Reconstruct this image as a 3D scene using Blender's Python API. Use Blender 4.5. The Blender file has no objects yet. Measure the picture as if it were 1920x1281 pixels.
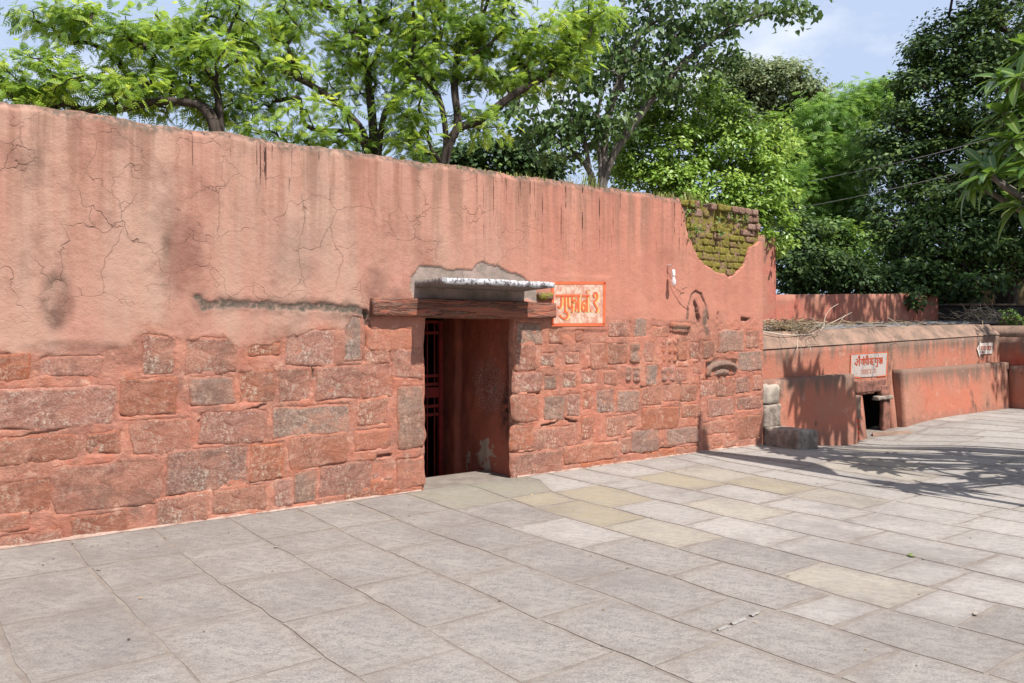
import bpy, bmesh, math, random
import numpy as np
from mathutils import Vector, Matrix
R = math.radians
random.seed(7); rng = np.random.default_rng(7)
scene = bpy.context.scene
C = scene.collection

# ---------------------------------------------------------------- camera, sky, sun
F, CX, HY, EYE = 1510.0, 960.0, 616.0, 1.6        # photo pixels: focal length, centre, horizon; eye height
cam = bpy.data.cameras.new('camera'); camo = bpy.data.objects.new('camera', cam); C.objects.link(camo)
camo.location = (0, 0, EYE); camo.rotation_euler = (R(90), 0, 0)
cam.sensor_width = 36.0; cam.lens = F / 1920 * 36; cam.shift_y = -(640.5 - HY) / 1920
cam.clip_start = .05; cam.clip_end = 3000
scene.camera = camo
SUN_AZ, SUN_EL = R(44), R(57.5)                 # azimuth from -Y towards +X
sd = Vector((math.sin(SUN_AZ) * math.cos(SUN_EL), -math.cos(SUN_AZ) * math.cos(SUN_EL), math.sin(SUN_EL)))
sun = bpy.data.lights.new('sun', 'SUN'); sun.energy = 5.0; sun.angle = R(.53); sun.color = (1, .965, .92)
suno = bpy.data.objects.new('sun', sun); C.objects.link(suno)
suno.rotation_euler = sd.to_track_quat('Z', 'Y').to_euler(); suno.location = (6, -8, 14)
world = bpy.data.worlds.new('World'); scene.world = world; world.use_nodes = True
wn = world.node_tree; wn.nodes.clear()
def wnode(t, **k):
    n = wn.nodes.new(t)
    for a, b in k.items(): setattr(n, a, b)
    return n
sky = wnode('ShaderNodeTexSky', sky_type='NISHITA', sun_disc=False, sun_elevation=SUN_EL, sun_rotation=math.pi - SUN_AZ,
            air_density=1.0, dust_density=2.6, ozone_density=1.2, altitude=100)
bg = wnode('ShaderNodeBackground'); bg.inputs[1].default_value = .06
wo = wnode('ShaderNodeOutputWorld'); tc = wnode('ShaderNodeTexCoord')
mp = wnode('ShaderNodeMapping'); mp.inputs['Scale'].default_value = (1, 1, 2.2); mp.inputs['Location'].default_value = (2.1, .9, .2)
nz = wnode('ShaderNodeTexNoise'); nz.inputs['Scale'].default_value = 3.1; nz.inputs['Detail'].default_value = 7; nz.inputs['Roughness'].default_value = .58
rp = wnode('ShaderNodeValToRGB'); rp.color_ramp.elements[0].position = .53; rp.color_ramp.elements[1].position = .74
mx = wnode('ShaderNodeMixRGB'); mx.inputs[2].default_value = (11.6, 11.9, 12.4, 1)
mul = wnode('ShaderNodeMath', operation='MULTIPLY'); mul.inputs[1].default_value = .85
L = wn.links.new
L(tc.outputs['Generated'], mp.inputs[0]); L(mp.outputs[0], nz.inputs[0]); L(nz.outputs[0], rp.inputs[0]); L(rp.outputs[0], mul.inputs[0])
L(mul.outputs[0], mx.inputs[0]); hz = wnode('ShaderNodeMixRGB'); hz.inputs[0].default_value = .8; hz.inputs[2].default_value = (7.0, 8.5, 11.4, 1)     # thin even haze over the whole sky
L(sky.outputs[0], hz.inputs[1]); L(hz.outputs[0], mx.inputs[1]); L(mx.outputs[0], bg.inputs[0]); L(bg.outputs[0], wo.inputs[0])
vs = scene.view_settings
vs.view_transform = 'Standard'; vs.look = 'None'; vs.exposure = .65; vs.gamma = 1; vs.use_curve_mapping = False
try: scene.cycles.max_bounces = 6; scene.cycles.transparent_max_bounces = 4
except Exception: pass

# ---------------------------------------------------------------- geometry of the place
def G0(px, py, z=0.0):                             # photo pixel -> point on a level plane
    t = (EYE - z) * F / (py - HY); return ((px - CX) / F * t, t, z)
O = np.array(G0(0, 1030)[:2]); E = np.array(G0(1430, 832)[:2])
U = (E - O) / np.linalg.norm(E - O); NV = np.array([-U[1], U[0]])   # along the wall; into the wall
WANG = math.atan2(U[1], U[0])
def SD(x, y):                                      # world xy -> (s along wall, d in front of it)
    v = np.array([x, y]) - O; return float(v @ U), float(-(v @ NV))
def XY(s, d): p = O + U * s - NV * d; return float(p[0]), float(p[1])
def dip(x, y):                                     # paving sinks towards the second cave door
    return -.24 * math.exp(-((x - 5.3) ** 2 + (y - 12.9) ** 2) / (2 * 1.15 ** 2))
def G(px, py):
    z = 0
    for _ in range(6):
        x, y, _z = G0(px, py, z); z = dip(x, y)
    return x, y, z
def W(px, py, d=0.0):                              # photo pixel -> (s, z) on the vertical plane d metres in front of the main wall
    a, b = (px - CX) / F, (HY - py) / F
    o = O - NV * d
    t = (o @ NV) / (a * NV[0] + NV[1])
    p = np.array([a * t, t]) - o
    return float(p @ U), EYE + b * t
def P(px, py, Y): return np.array([(px - CX) / F * Y, Y, EYE + (HY - py) / F * Y])

# ---------------------------------------------------------------- noise
def _h(i, j, k):
    n = (i.astype(np.int64) * 374761393 + j.astype(np.int64) * 668265263 + k.astype(np.int64) * 2147483647 + 1274126177) & 0xffffffff
    n = ((n ^ (n >> 13)) * 1274126177) & 0xffffffff
    n = ((n ^ (n >> 16)) * 2246822519) & 0xffffffff
    return ((n ^ (n >> 15)) & 0xffffff) / float(0xffffff)
def vnoise(p):
    p = np.asarray(p, float); i = np.floor(p).astype(np.int64); f = p - i; f = f * f * (3 - 2 * f)
    r = 0
    for dx in (0, 1):
        for dy in (0, 1):
            for dz in (0, 1):
                w = (f[:, 0] if dx else 1 - f[:, 0]) * (f[:, 1] if dy else 1 - f[:, 1]) * (f[:, 2] if dz else 1 - f[:, 2])
                r = r + w * _h(i[:, 0] + dx, i[:, 1] + dy, i[:, 2] + dz)
    return r
def fbm(p, o=4):
    p = np.asarray(p, float); a, s, t = .5, 0, 0
    for k in range(o): s = s + a * vnoise(p * 2 ** k + 17.3 * k); t += a; a *= .5
    return s / t - .5                               # about -0.5 .. 0.5
def sstep(x, a, b): t = np.clip((x - a) / (b - a), 0, 1); return t * t * (3 - 2 * t)

# ---------------------------------------------------------------- objects
def tag(o, label=None, cat=None, group=None, kind=None):
    if label: o['label'] = label
    if cat: o['category'] = cat
    if group: o['group'] = group
    if kind: o['kind'] = kind
    return o
def empty(name, loc=(0, 0, 0), rz=0, **k):
    o = bpy.data.objects.new(name, None); C.objects.link(o); o.location = loc; o.rotation_euler = (0, 0, rz)
    o.empty_display_size = .2
    return tag(o, **k)
def wall_empty(name, **k): return empty(name, (O[0], O[1], 0), WANG, **k)   # local x = s, y = into the wall, z up
def link(name, me, mat=None, parent=None, **k):
    o = bpy.data.objects.new(name, me); C.objects.link(o)
    if mat is not None and not me.materials: me.materials.append(mat)
    if parent is not None: o.parent = parent
    return tag(o, **k)
def mk(v, f, smooth=False):
    me = bpy.data.meshes.new('mesh'); v = np.asarray(v, float)
    if isinstance(f, np.ndarray):
        me.vertices.add(len(v)); me.vertices.foreach_set('co', v.astype(np.float32).ravel())
        k = f.shape[1]; me.loops.add(f.size); me.loops.foreach_set('vertex_index', f.astype(np.int32).ravel())
        me.polygons.add(len(f)); me.polygons.foreach_set('loop_start', np.arange(0, f.size, k, dtype=np.int32))
        me.update(calc_edges=True)
    else:
        me.from_pydata([tuple(x) for x in v], [], f); me.update()
    if smooth: me.polygons.foreach_set('use_smooth', np.ones(len(me.polygons), bool))
    return me
def attr(me, name, vals):
    a = me.attributes.new(name, 'FLOAT', 'POINT'); a.data.foreach_set('value', np.asarray(vals, np.float32))
def rbox(lo, hi, cell=.08, r=.015, amp=.006, nscale=6, seed=0, fn=None, maxn=24):
    """box with rounded edges and an uneven surface"""
    lo, hi = np.array(lo, float), np.array(hi, float); n = np.clip(np.ceil((hi - lo) / cell), 2, maxn).astype(int)
    vs_, fs, idx = [], [], {}
    def vid(p):
        k = tuple(np.round(p, 6))
        if k not in idx: idx[k] = len(vs_); vs_.append(p)
        return idx[k]
    for ax in range(3):
        b, c = (ax + 1) % 3, (ax + 2) % 3
        for side in (0, 1):
            for i in range(n[b]):
                for j in range(n[c]):
                    q = []
                    for di, dj in ((0, 0), (1, 0), (1, 1), (0, 1)):
                        p = [0, 0, 0]; p[ax] = hi[ax] if side else lo[ax]
                        p[b] = lo[b] + (hi[b] - lo[b]) * (i + di) / n[b]; p[c] = lo[c] + (hi[c] - lo[c]) * (j + dj) / n[c]
                        q.append(vid(np.array(p)))
                    fs.append(q if side else q[::-1])
    v = np.array(vs_); rr = min(r, float((hi - lo).min()) * .45)
    cl = np.clip(v, lo + rr, hi - rr); dd = v - cl; ln = np.linalg.norm(dd, axis=1, keepdims=True)
    v = np.where(ln > 1e-9, cl + dd / np.maximum(ln, 1e-9) * rr, v)
    if amp:
        nrm = dd / np.maximum(ln, 1e-9)
        v = v + nrm * (fbm(v * nscale + seed * 13.7, 4)[:, None] * 2 * amp)
    if fn is not None: v = fn(v)
    return mk(v, np.array(fs), smooth=True)
def tubes(segs, sides=6):
    """segs: list of (points(n,3), radii(n)) -> verts, quads of joined tapered tubes"""
    V, Fq, off = [], [], 0
    ang = np.linspace(0, 2 * np.pi, sides, endpoint=False)
    for pts, rad in segs:
        pts = np.asarray(pts, float); n = len(pts); rad = np.broadcast_to(np.asarray(rad, float), (n,))
        t = np.gradient(pts, axis=0); t /= np.maximum(np.linalg.norm(t, axis=1, keepdims=True), 1e-9)
        ref = np.where(np.abs(t[:, 2:3]) > .9, np.array([[1., 0, 0]]), np.array([[0, 0, 1.]]))
        a = np.cross(t, ref); a /= np.maximum(np.linalg.norm(a, axis=1, keepdims=True), 1e-9); b = np.cross(t, a)
        ring = pts[:, None, :] + rad[:, None, None] * (np.cos(ang)[None, :, None] * a[:, None, :] + np.sin(ang)[None, :, None] * b[:, None, :])
        V.append(ring.reshape(-1, 3))
        i = np.arange(n - 1)[:, None] * sides + np.arange(sides)[None, :]; j = np.arange(n - 1)[:, None] * sides + (np.arange(sides)[None, :] + 1) % sides
        Fq.append(np.stack([i, j, j + sides, i + sides], -1).reshape(-1, 4) + off); off += n * sides
    return np.concatenate(V), np.concatenate(Fq)
def curve(pts, n=12):
    pts = np.asarray(pts, float); k = len(pts)
    if k < 3: return np.linspace(pts[0], pts[-1], n)
    q = np.vstack([2 * pts[0] - pts[1], pts, 2 * pts[-1] - pts[-2]]); out = []
    for t in np.linspace(0, k - 1 - 1e-6, n):
        i = int(t); f = t - i; p0, p1, p2, p3 = q[i:i + 4]
        out.append(.5 * (2 * p1 + (p2 - p0) * f + (2 * p0 - 5 * p1 + 4 * p2 - p3) * f * f + (3 * p1 - p0 - 3 * p2 + p3) * f ** 3))
    return np.array(out)

# ---------------------------------------------------------------- materials
def lin(r, g, b, k=1.0):
    f = lambda c: (c / 12.92 if c <= .04045 else ((c + .055) / 1.055) ** 2.4)
    return (f(r / 255) * k, f(g / 255) * k, f(b / 255) * k, 1)
class M:
    """small helper to write node materials"""
    def __init__(s, name, rough=.9, spec=.25):
        s.m = bpy.data.materials.new(name); s.m.use_nodes = True; s.t = s.m.node_tree; s.t.nodes.clear()
        s.o = s.t.nodes.new('ShaderNodeOutputMaterial'); s.b = s.t.nodes.new('ShaderNodeBsdfPrincipled')
        s.b.inputs['Roughness'].default_value = rough; s.b.inputs['Specular IOR Level'].default_value = spec
        s.t.links.new(s.b.outputs[0], s.o.inputs[0]); s.co = s.t.nodes.new('ShaderNodeTexCoord')
        s.h = None
    def n(s, typ, **k):
        x = s.t.nodes.new('ShaderNode' + typ)
        for a, v in k.items(): setattr(x, a, v)
        return x
    def put(s, sock, v):
        if hasattr(v, 'is_linked') or isinstance(v, bpy.types.NodeSocket): s.t.links.new(v, sock)
        else: sock.default_value = v
    def vec(s, scale=(1, 1, 1), src='Object', loc=(0, 0, 0)):
        mp = s.n('Mapping'); s.t.links.new(s.co.outputs[src], mp.inputs[0]); mp.inputs['Scale'].default_value = scale; mp.inputs['Location'].default_value = loc
        return mp.outputs[0]
    def noise(s, scale, detail=4, rough=.55, vec=None, dist=0, stretch=None, loc=(0, 0, 0), src='Object'):
        x = s.n('TexNoise'); x.inputs['Scale'].default_value = scale; x.inputs['Detail'].default_value = detail
        x.inputs['Roughness'].default_value = rough; x.inputs['Distortion'].default_value = dist
        s.put(x.inputs['Vector'], vec if vec is not None else s.vec(stretch or (1, 1, 1), src, loc)); return x.outputs[0]
    def ramp(s, v, a, b, c0=0.0, c1=1.0):
        x = s.n('MapRange', interpolation_type='SMOOTHSTEP'); s.put(x.inputs[0], v)
        for i, q in ((1, a), (2, b), (3, c0), (4, c1)): x.inputs[i].default_value = q
        return x.outputs[0]
    def math(s, op, a, b=0.0, clamp=False):
        x = s.n('Math', operation=op); x.use_clamp = clamp; s.put(x.inputs[0], a); s.put(x.inputs[1], b); return x.outputs[0]
    def mix(s, f, a, b, mode='MIX'):
        x = s.n('MixRGB', blend_type=mode); s.put(x.inputs[0], f); s.put(x.inputs[1], a); s.put(x.inputs[2], b); return x.outputs[0]
    def attr(s, name): x = s.n('Attribute'); x.attribute_name = name; return x.outputs['Fac']
    def rand(s): return s.n('ObjectInfo').outputs['Random']
    def voro(s, scale, feature='DISTANCE_TO_EDGE', vec=None, rnd=1):
        x = s.n('TexVoronoi', feature=feature); x.inputs['Scale'].default_value = scale; x.inputs['Randomness'].default_value = rnd
        s.put(x.inputs['Vector'], vec if vec is not None else s.vec()); return x.outputs[0]
    def bump(s, h, strength=.4, dist=.02):
        x = s.n('Bump'); x.inputs['Strength'].default_value = strength; x.inputs['Distance'].default_value = dist; s.put(x.inputs['Height'], h)
        if s.h is not None: s.t.links.new(s.h, x.inputs['Normal'])
        s.h = x.outputs[0]; s.t.links.new(s.h, s.b.inputs['Normal'])
    def done(s, col, rough=None):
        s.put(s.b.inputs['Base Color'], col)
        if rough is not None: s.put(s.b.inputs['Roughness'], rough)
        return s.m
def simple(name, c0, c1=None, scale=8, rough=.85, bump=.3, bscale=40, spec=.25, rnd=0.0):
    m = M(name, rough, spec); col = c0
    if c1 is not None: col = m.mix(m.ramp(m.noise(scale, 6, .6), .35, .68), c0, c1)
    if rnd: col = m.mix(m.math('MULTIPLY', m.rand(), rnd), col, (.02, .02, .02, 1))
    if bump: m.bump(m.noise(bscale, 6, .65), bump, .02)
    return m.done(col)

KW = 1 / 1.62      # sunlit wall colours seen in the picture -> surface colours
KG = 1 / 2.55       # the same for level ground
# --- salmon lime plaster of the main wall (attributes hold where paint has faded, stains, bare cement, moss and groove grey)
def mat_plaster():
    m = M('salmon_plaster', .92, .2)
    vivid, fadec, orange = lin(220, 150, 126, KW), lin(205, 167, 146, KW), lin(212, 136, 108, KW)
    n1 = m.noise(1.1, 5, .6); n2 = m.noise(5, 6, .65); n3 = m.noise(26, 5, .7)
    streak = m.noise(1, 5, .6, stretch=(6, 6, .55))
    f = m.math('ADD', m.attr('fade'), m.math('MULTIPLY', m.math('SUBTRACT', n1, .5), .9))
    f = m.math('ADD', f, m.math('MULTIPLY', m.math('SUBTRACT', streak, .5), .8), True)
    col = m.mix(f, vivid, fadec)
    col = m.mix(m.math('MULTIPLY', m.attr('mort'), m.ramp(n2, .3, .62)), col, orange)
    col = m.mix(m.math('MULTIPLY', m.ramp(m.noise(2.1, 6, .65, loc=(5, 2, 1)), .56, .74), .35), col, lin(240, 172, 150, KW))
    # vertical grime washed down from the top
    wash = m.math('MULTIPLY', m.attr('top'), m.ramp(m.noise(1, 6, .62, stretch=(7, 7, .4), loc=(3, 1, 9)), .42, .62))
    col = m.mix(m.math('MULTIPLY', wash, .8), col, lin(158, 120, 100, KW))
    st = m.math('MULTIPLY', m.attr('stain'), m.math('ADD', m.ramp(n2, .28, .66), .25), True)
    col = m.mix(m.math('MULTIPLY', st, .85), col, lin(100, 82, 72, KW))
    g2 = m.math('MULTIPLY', m.ramp(m.noise(1.3, 7, .68, loc=(7, 3, 5)), .50, .68), m.math('ADD', m.math('MULTIPLY', m.attr('fade'), .5), .32)); col = m.mix(g2, col, lin(150, 114, 96, KW))
    band = m.ramp(m.noise(1, 5, .6, stretch=(2.6, 2.6, .28), loc=(2, 2, 2)), .38, .62); col = m.mix(m.math('MULTIPLY', band, .33), col, lin(196, 120, 102, KW))
    dull = m.math('MULTIPLY', m.attr('mort'), m.ramp(m.noise(2.4, 7, .7, loc=(1, 8, 3)), .46, .64)); col = m.mix(m.math('MULTIPLY', dull, .85), col, lin(172, 122, 104, KW)); col = m.mix(m.math('MULTIPLY', m.attr('mort'), m.math('MULTIPLY', m.ramp(m.noise(5, 7, .75, loc=(3, 1, 3)), .56, .70), .6)), col, lin(240, 184, 158, KW))
    cem = m.attr('cement'); cc = m.mix(m.ramp(n2, .3, .7), lin(196, 172, 160, KW), lin(150, 138, 126, KW))
    col = m.mix(cem, col, cc)
    # hairline cracks
    wv = m.n('VectorMath', operation='ADD'); m.t.links.new(m.vec((1, 1, .8)), wv.inputs[0])
    dn = m.n('TexNoise'); dn.inputs['Scale'].default_value = 3.2; dn.inputs['Detail'].default_value = 3; m.t.links.new(m.vec(), dn.inputs['Vector'])
    sc = m.n('VectorMath', operation='SCALE'); sc.inputs['Scale'].default_value = .36; m.t.links.new(dn.outputs['Color'], sc.inputs[0]); m.t.links.new(sc.outputs[0], wv.inputs[1])
    ed = m.voro(2.9, vec=wv.outputs[0]); crk = m.math('MULTIPLY', m.ramp(ed, .001, .010, 1, 0), m.math('MULTIPLY', m.attr('crack'), m.ramp(m.noise(1.7, 3, .5, loc=(9, 0, 0)), .44, .60)))
    halo = m.math('MULTIPLY', m.ramp(ed, .0, .05, 1, 0), m.math('MULTIPLY', m.attr('crack'), .12))
    col = m.mix(halo, col, lin(132, 96, 80, KW)); col = m.mix(m.math('MULTIPLY', crk, .42), col, lin(112, 84, 74, KW))
    # thin dark drip lines
    dl = m.noise(1, 2, .5, stretch=(30, 30, .5), loc=(1, 1, 4)); seg = m.noise(1, 3, .6, stretch=(30, 30, 5))
    dr = m.math('MULTIPLY', m.ramp(dl, .640, .665), m.math('MULTIPLY', m.attr('drip'), m.ramp(seg, .42, .5)))
    col = m.mix(m.math('MULTIPLY', dr, .9), col, lin(58, 38, 34, KW))
    col = m.mix(m.math('MULTIPLY', m.attr('moss'), m.ramp(n3, .3, .6)), col, lin(104, 96, 84, KW))
    col = m.mix(m.math('MULTIPLY', m.ramp(n3, .56, .75), .22), col, lin(150, 100, 84, KW))
    col = smear(m, col, m.attr('mort'))
    rb = m.noise(24, 6, .75); m.bump(m.math('MULTIPLY', rb, m.math('ADD', m.attr('mort'), .25)), .55, .03)
    m.bump(m.noise(9, 6, .65), .35, .03); m.bump(m.noise(70, 4, .7), .25, .012)
    m.bump(m.math('MULTIPLY', crk, -1), .5, .02)
    return m.done(col)
def smear(m, col, k=1.0):
    """worn paint and grime that run on across stones and joints alike (placed by world position)"""
    gp = m.n('NewGeometry').outputs['Position']
    col = m.mix(m.math('MULTIPLY', m.math('MULTIPLY', m.ramp(m.noise(3.4, 7, .72, vec=gp), .50, .62), .62), k), col, lin(219, 157, 131, KW))
    o = m.n('VectorMath', operation='ADD'); m.t.links.new(gp, o.inputs[0]); o.inputs[1].default_value = (11, 5, 3)
    col = m.mix(m.math('MULTIPLY', m.math('MULTIPLY', m.ramp(m.noise(2.3, 7, .72, vec=o.outputs[0]), .52, .66), .60), k), col, lin(154, 116, 99, KW))
    o2 = m.n('VectorMath', operation='ADD'); m.t.links.new(gp, o2.inputs[0]); o2.inputs[1].default_value = (3, 25, 13)
    col = m.mix(m.math('MULTIPLY', m.math('MULTIPLY', m.ramp(m.noise(9, 6, .75, vec=o2.outputs[0]), .55, .66), .55), k), col, lin(236, 190, 164, KW))
    return col
def mat_stone(name, kind):
    m = M(name, .92, .25)
    red, red2, grey, pale, orange = lin(204, 150, 128, KW), lin(172, 112, 94, KW), lin(178, 156, 140, KW), lin(248, 226, 202, KW), lin(218, 144, 118, KW)
    if kind == 'grey': red, red2 = lin(194, 160, 142, KW), lin(164, 136, 122, KW)
    if kind == 'pink': red, red2 = lin(208, 148, 128, KW), lin(182, 120, 102, KW)
    r = m.rand(); n1 = m.noise(4, 6, .7); n2 = m.noise(15, 7, .8); n3 = m.noise(36, 5, .85)
    col = m.mix(m.ramp(n2, .38, .6), red2, red)
    gl = m.math('ADD', m.math('MULTIPLY', m.math('SUBTRACT', r, .5), .3), .56 if kind == 'red' else (.47 if kind == 'grey' else .6))
    gm = m.n('MapRange', interpolation_type='SMOOTHSTEP'); m.put(gm.inputs[0], n1); m.put(gm.inputs[1], gl); m.put(gm.inputs[2], m.math('ADD', gl, .25))
    col = m.mix(m.math('MULTIPLY', gm.outputs[0], .65), col, m.mix(m.ramp(n3, .4, .62), lin(146, 120, 106, KW), grey))
    flk = m.math('MULTIPLY', m.ramp(n3, .51, .60), m.math('ADD', m.ramp(m.noise(6, 5, .65, loc=(4, 4, 4)), .42, .60, .22, 1), m.math('MULTIPLY', m.attr('edge'), .5)), True); pit = m.ramp(n3, .45, .34); col = m.mix(m.math('MULTIPLY', pit, .6), col, lin(120, 76, 66, KW))
    col = m.mix(m.math('MULTIPLY', flk, .8 if kind != 'grey' else .45), col, pale)
    wsh = m.math('MULTIPLY', m.ramp(m.math('ADD', m.noise(3.2, 6, .7, loc=(8, 1, 2)), m.math('MULTIPLY', m.math('SUBTRACT', r, .5), .25)), .42, .62), .6 if kind == 'red' else (.85 if kind == 'pink' else .3)); col = m.mix(wsh, col, lin(210, 140, 114, KW))
    edge = m.attr('edge'); col = m.mix(m.math('MULTIPLY', m.ramp(edge, .5, 1), m.ramp(n2, .3, .55, .1, .8)), col, orange)
    hv = m.n('HueSaturation'); m.put(hv.inputs['Value'], m.math('ADD', m.math('MULTIPLY', m.math('FRACT', m.math('MULTIPLY', r, 7.31)), .22), .88)); m.put(hv.inputs['Saturation'], m.math('ADD', m.math('MULTIPLY', m.math('FRACT', m.math('MULTIPLY', r, 3.77)), .22), .93)); m.put(hv.inputs['Color'], col); col = hv.outputs[0]
    big = m.math('MULTIPLY', m.ramp(m.noise(2.2, 6, .7, loc=(3, 3, 7)), .52, .66), .5); col = m.mix(big, col, lin(150, 112, 98, KW))
    col = smear(m, col)
    m.bump(n2, .9, .03); m.bump(n3, .8, .015)
    return m.done(col)
def mat_brick(name, moss):
    m = M(name, .95, .15); r = m.rand(); n1 = m.noise(9, 5, .65); n2 = m.noise(40, 5, .75)
    base = m.mix(r, lin(128, 92, 74, KW), lin(164, 132, 116, KW)); base = m.mix(m.ramp(n2, .4, .7), base, lin(190, 158, 140, KW))
    if moss:
        mo = m.mix(m.ramp(n2, .3, .7), lin(112, 102, 40, KW), lin(164, 152, 76, KW))
        base = m.mix(m.ramp(m.math('ADD', n1, m.math('MULTIPLY', m.math('SUBTRACT', r, .5), .35)), .30, .48), base, mo)
    m.bump(n1, .6, .03); m.bump(n2, .6, .012)
    return m.done(base)
def mat_paving(name, c0, c1, c2, speck=.5):
    m = M(name, .82, .3); r = m.rand(); n1 = m.noise(2.6, 7, .72, stretch=(1, 1.9, 1)); n2 = m.noise(11, 7, .75, stretch=(1, 1.8, 1)); n3 = m.noise(75, 4, .85, stretch=(1, 1.6, 1))
    col = m.mix(m.ramp(n1, .36, .62), c0, c1); col = m.mix(m.math('MULTIPLY', m.ramp(n2, .44, .60), .9), col, c2)
    rust = m.ramp(m.noise(1.3, 6, .7, vec=m.n('NewGeometry').outputs['Position']), .64, .72); col = m.mix(m.math('MULTIPLY', rust, .45), col, lin(206, 160, 138, KG))
    val = m.n('HueSaturation'); m.put(val.inputs['Value'], m.math('ADD', m.math('MULTIPLY', r, .14), .93)); m.put(val.inputs['Color'], col); col = val.outputs[0]
    col = m.mix(m.math('MULTIPLY', m.ramp(n3, .51, .61), speck * .75), col, lin(236, 230, 222, KG)); col = m.mix(m.math('MULTIPLY', m.ramp(n3, .47, .38), speck * .75), col, lin(112, 108, 108, KG))
    edge = m.math('MULTIPLY', m.attr('edge'), m.ramp(n2, .3, .6)); col = m.mix(m.math('MULTIPLY', edge, .45), col, lin(184, 168, 154, KG))
    gp = m.n('NewGeometry').outputs['Position']; wst = m.noise(.55, 7, .7, vec=gp); col = m.mix(m.math('MULTIPLY', m.ramp(wst, .46, .64), .5), col, lin(158, 147, 140, KG)); col = m.mix(m.math('MULTIPLY', m.ramp(m.noise(1.7, 6, .7, vec=gp), .54, .70), .4), col, lin(222, 212, 200, KG))
    m.bump(n2, .3, .02); m.bump(n3, .25, .006)
    return m.done(col, m.ramp(n2, .3, .7, .72, .92))
PLASTER = mat_plaster()
STONE = {k: mat_stone('stone_' + k, k) for k in ('red', 'grey', 'pink')}
BRICK = mat_brick('mossy_brick', True); BRICKB = mat_brick('bare_brick', False)
PAVE = {'grey': mat_paving('slab_grey', lin(196, 185, 175, KG), lin(213, 202, 190, KG), lin(168, 158, 151, KG), .8),
        'light': mat_paving('slab_light', lin(228, 217, 205, KG), lin(236, 225, 214, KG), lin(204, 195, 188, KG), .5),
        'cream': mat_paving('slab_cream', lin(226, 214, 196, KG), lin(232, 218, 194, KG), lin(206, 195, 180, KG), .35),
        'yellow': mat_paving('slab_yellow', lin(222, 206, 176, KG), lin(216, 196, 158, KG), lin(206, 194, 174, KG), .4),
        'green': mat_paving('slab_olive', lin(206, 198, 178, KG), lin(200, 190, 162, KG), lin(190, 182, 166, KG), .35)}
JOINT = simple('joint_mortar', lin(200, 186, 172, KG), lin(176, 160, 148, KG), 6, .95, .5, 50)
EARTH = simple('earth', (.19, .13, .09, 1), (.10, .085, .05, 1), 3, .97, .5, 12)
CORE = simple('rubble_core', (.24, .17, .12, 1), (.13, .10, .07, 1), 9, .95, .7, 22)
COPE = simple('weathered_coping', lin(168, 146, 128, KW), lin(106, 96, 84, KW), 5, .95, .6, 25)
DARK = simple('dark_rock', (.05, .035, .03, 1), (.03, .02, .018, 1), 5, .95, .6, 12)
IRON = simple('red_painted_iron', (.22, .018, .012, 1), (.13, .014, .01, 1), 14, .55, .15, 60, .4)
BLACKM = simple('grey_stone', lin(192, 174, 158, KW), lin(134, 120, 108, KW), 8, .9, .8, 25)
PALEST = simple('pale_stone', lin(206, 190, 172, KW), lin(158, 144, 132, KW), 6, .9, .6, 25)

def mat_passage():
    m = M('passage_plaster', .8, .3); n1 = m.noise(2.2, 6, .65); n2 = m.noise(14, 6, .75); n3 = m.noise(70, 3, .7)
    col = m.mix(m.ramp(n1, .35, .65), (.40, .11, .06, 1), (.27, .08, .05, 1))
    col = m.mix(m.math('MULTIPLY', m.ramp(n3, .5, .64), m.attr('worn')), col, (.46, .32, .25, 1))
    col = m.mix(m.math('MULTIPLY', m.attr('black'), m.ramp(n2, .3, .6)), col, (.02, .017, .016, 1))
    col = m.mix(m.math('MULTIPLY', m.ramp(m.math('ADD', m.attr('bare'), m.math('MULTIPLY', m.math('SUBTRACT', m.noise(6, 7, .75), .5), 2.6)), .62, .74), 1), col, (.42, .33, .25, 1))
    m.bump(n2, .5, .03); m.bump(n3, .3, .01)
    return m.done(col)
PASSAGE = mat_passage()
def mat_wood():
    m = M('old_lintel_wood', .8, .3)
    w = m.noise(1, 5, .6, stretch=(1.6, 9, 16), dist=1.2); g = m.noise(1, 4, .7, stretch=(5, 40, 60))
    col = m.mix(m.ramp(w, .35, .65), lin(182, 106, 80, KW), lin(116, 78, 64, KW)); col = m.mix(m.math('MULTIPLY', m.ramp(w, .47, .50), m.ramp(w, .53, .5)), col, lin(40, 26, 22, KW))
    col = m.mix(m.math('MULTIPLY', m.ramp(g, .45, .65), .65), col, lin(146, 122, 106, KW))
    m.bump(w, .9, .04); m.bump(g, .4, .015)
    return m.done(col)
WOOD = mat_wood()
def mat_canopy():
    m = M('whitewashed_slab', .85, .25); n = m.noise(14, 6, .75); n2 = m.noise(30, 4, .7)
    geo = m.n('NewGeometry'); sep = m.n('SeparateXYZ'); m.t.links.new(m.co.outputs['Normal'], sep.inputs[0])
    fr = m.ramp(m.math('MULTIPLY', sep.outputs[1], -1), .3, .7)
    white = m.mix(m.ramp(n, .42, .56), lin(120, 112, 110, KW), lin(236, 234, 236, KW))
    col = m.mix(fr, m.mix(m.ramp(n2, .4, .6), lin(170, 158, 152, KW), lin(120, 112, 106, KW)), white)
    m.bump(n, .6, .02)
    return m.done(col)
CANOPY = mat_canopy()

# ================================================================ GROUND
terr = mk(*(lambda a: (np.array([(-a, -a, -.6), (a, -a, -.6), (a, a, -.6), (-a, a, -.6)]), [[0, 1, 2, 3]]))(1200))
link('ground', terr, EARTH, kind='structure')
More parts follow.
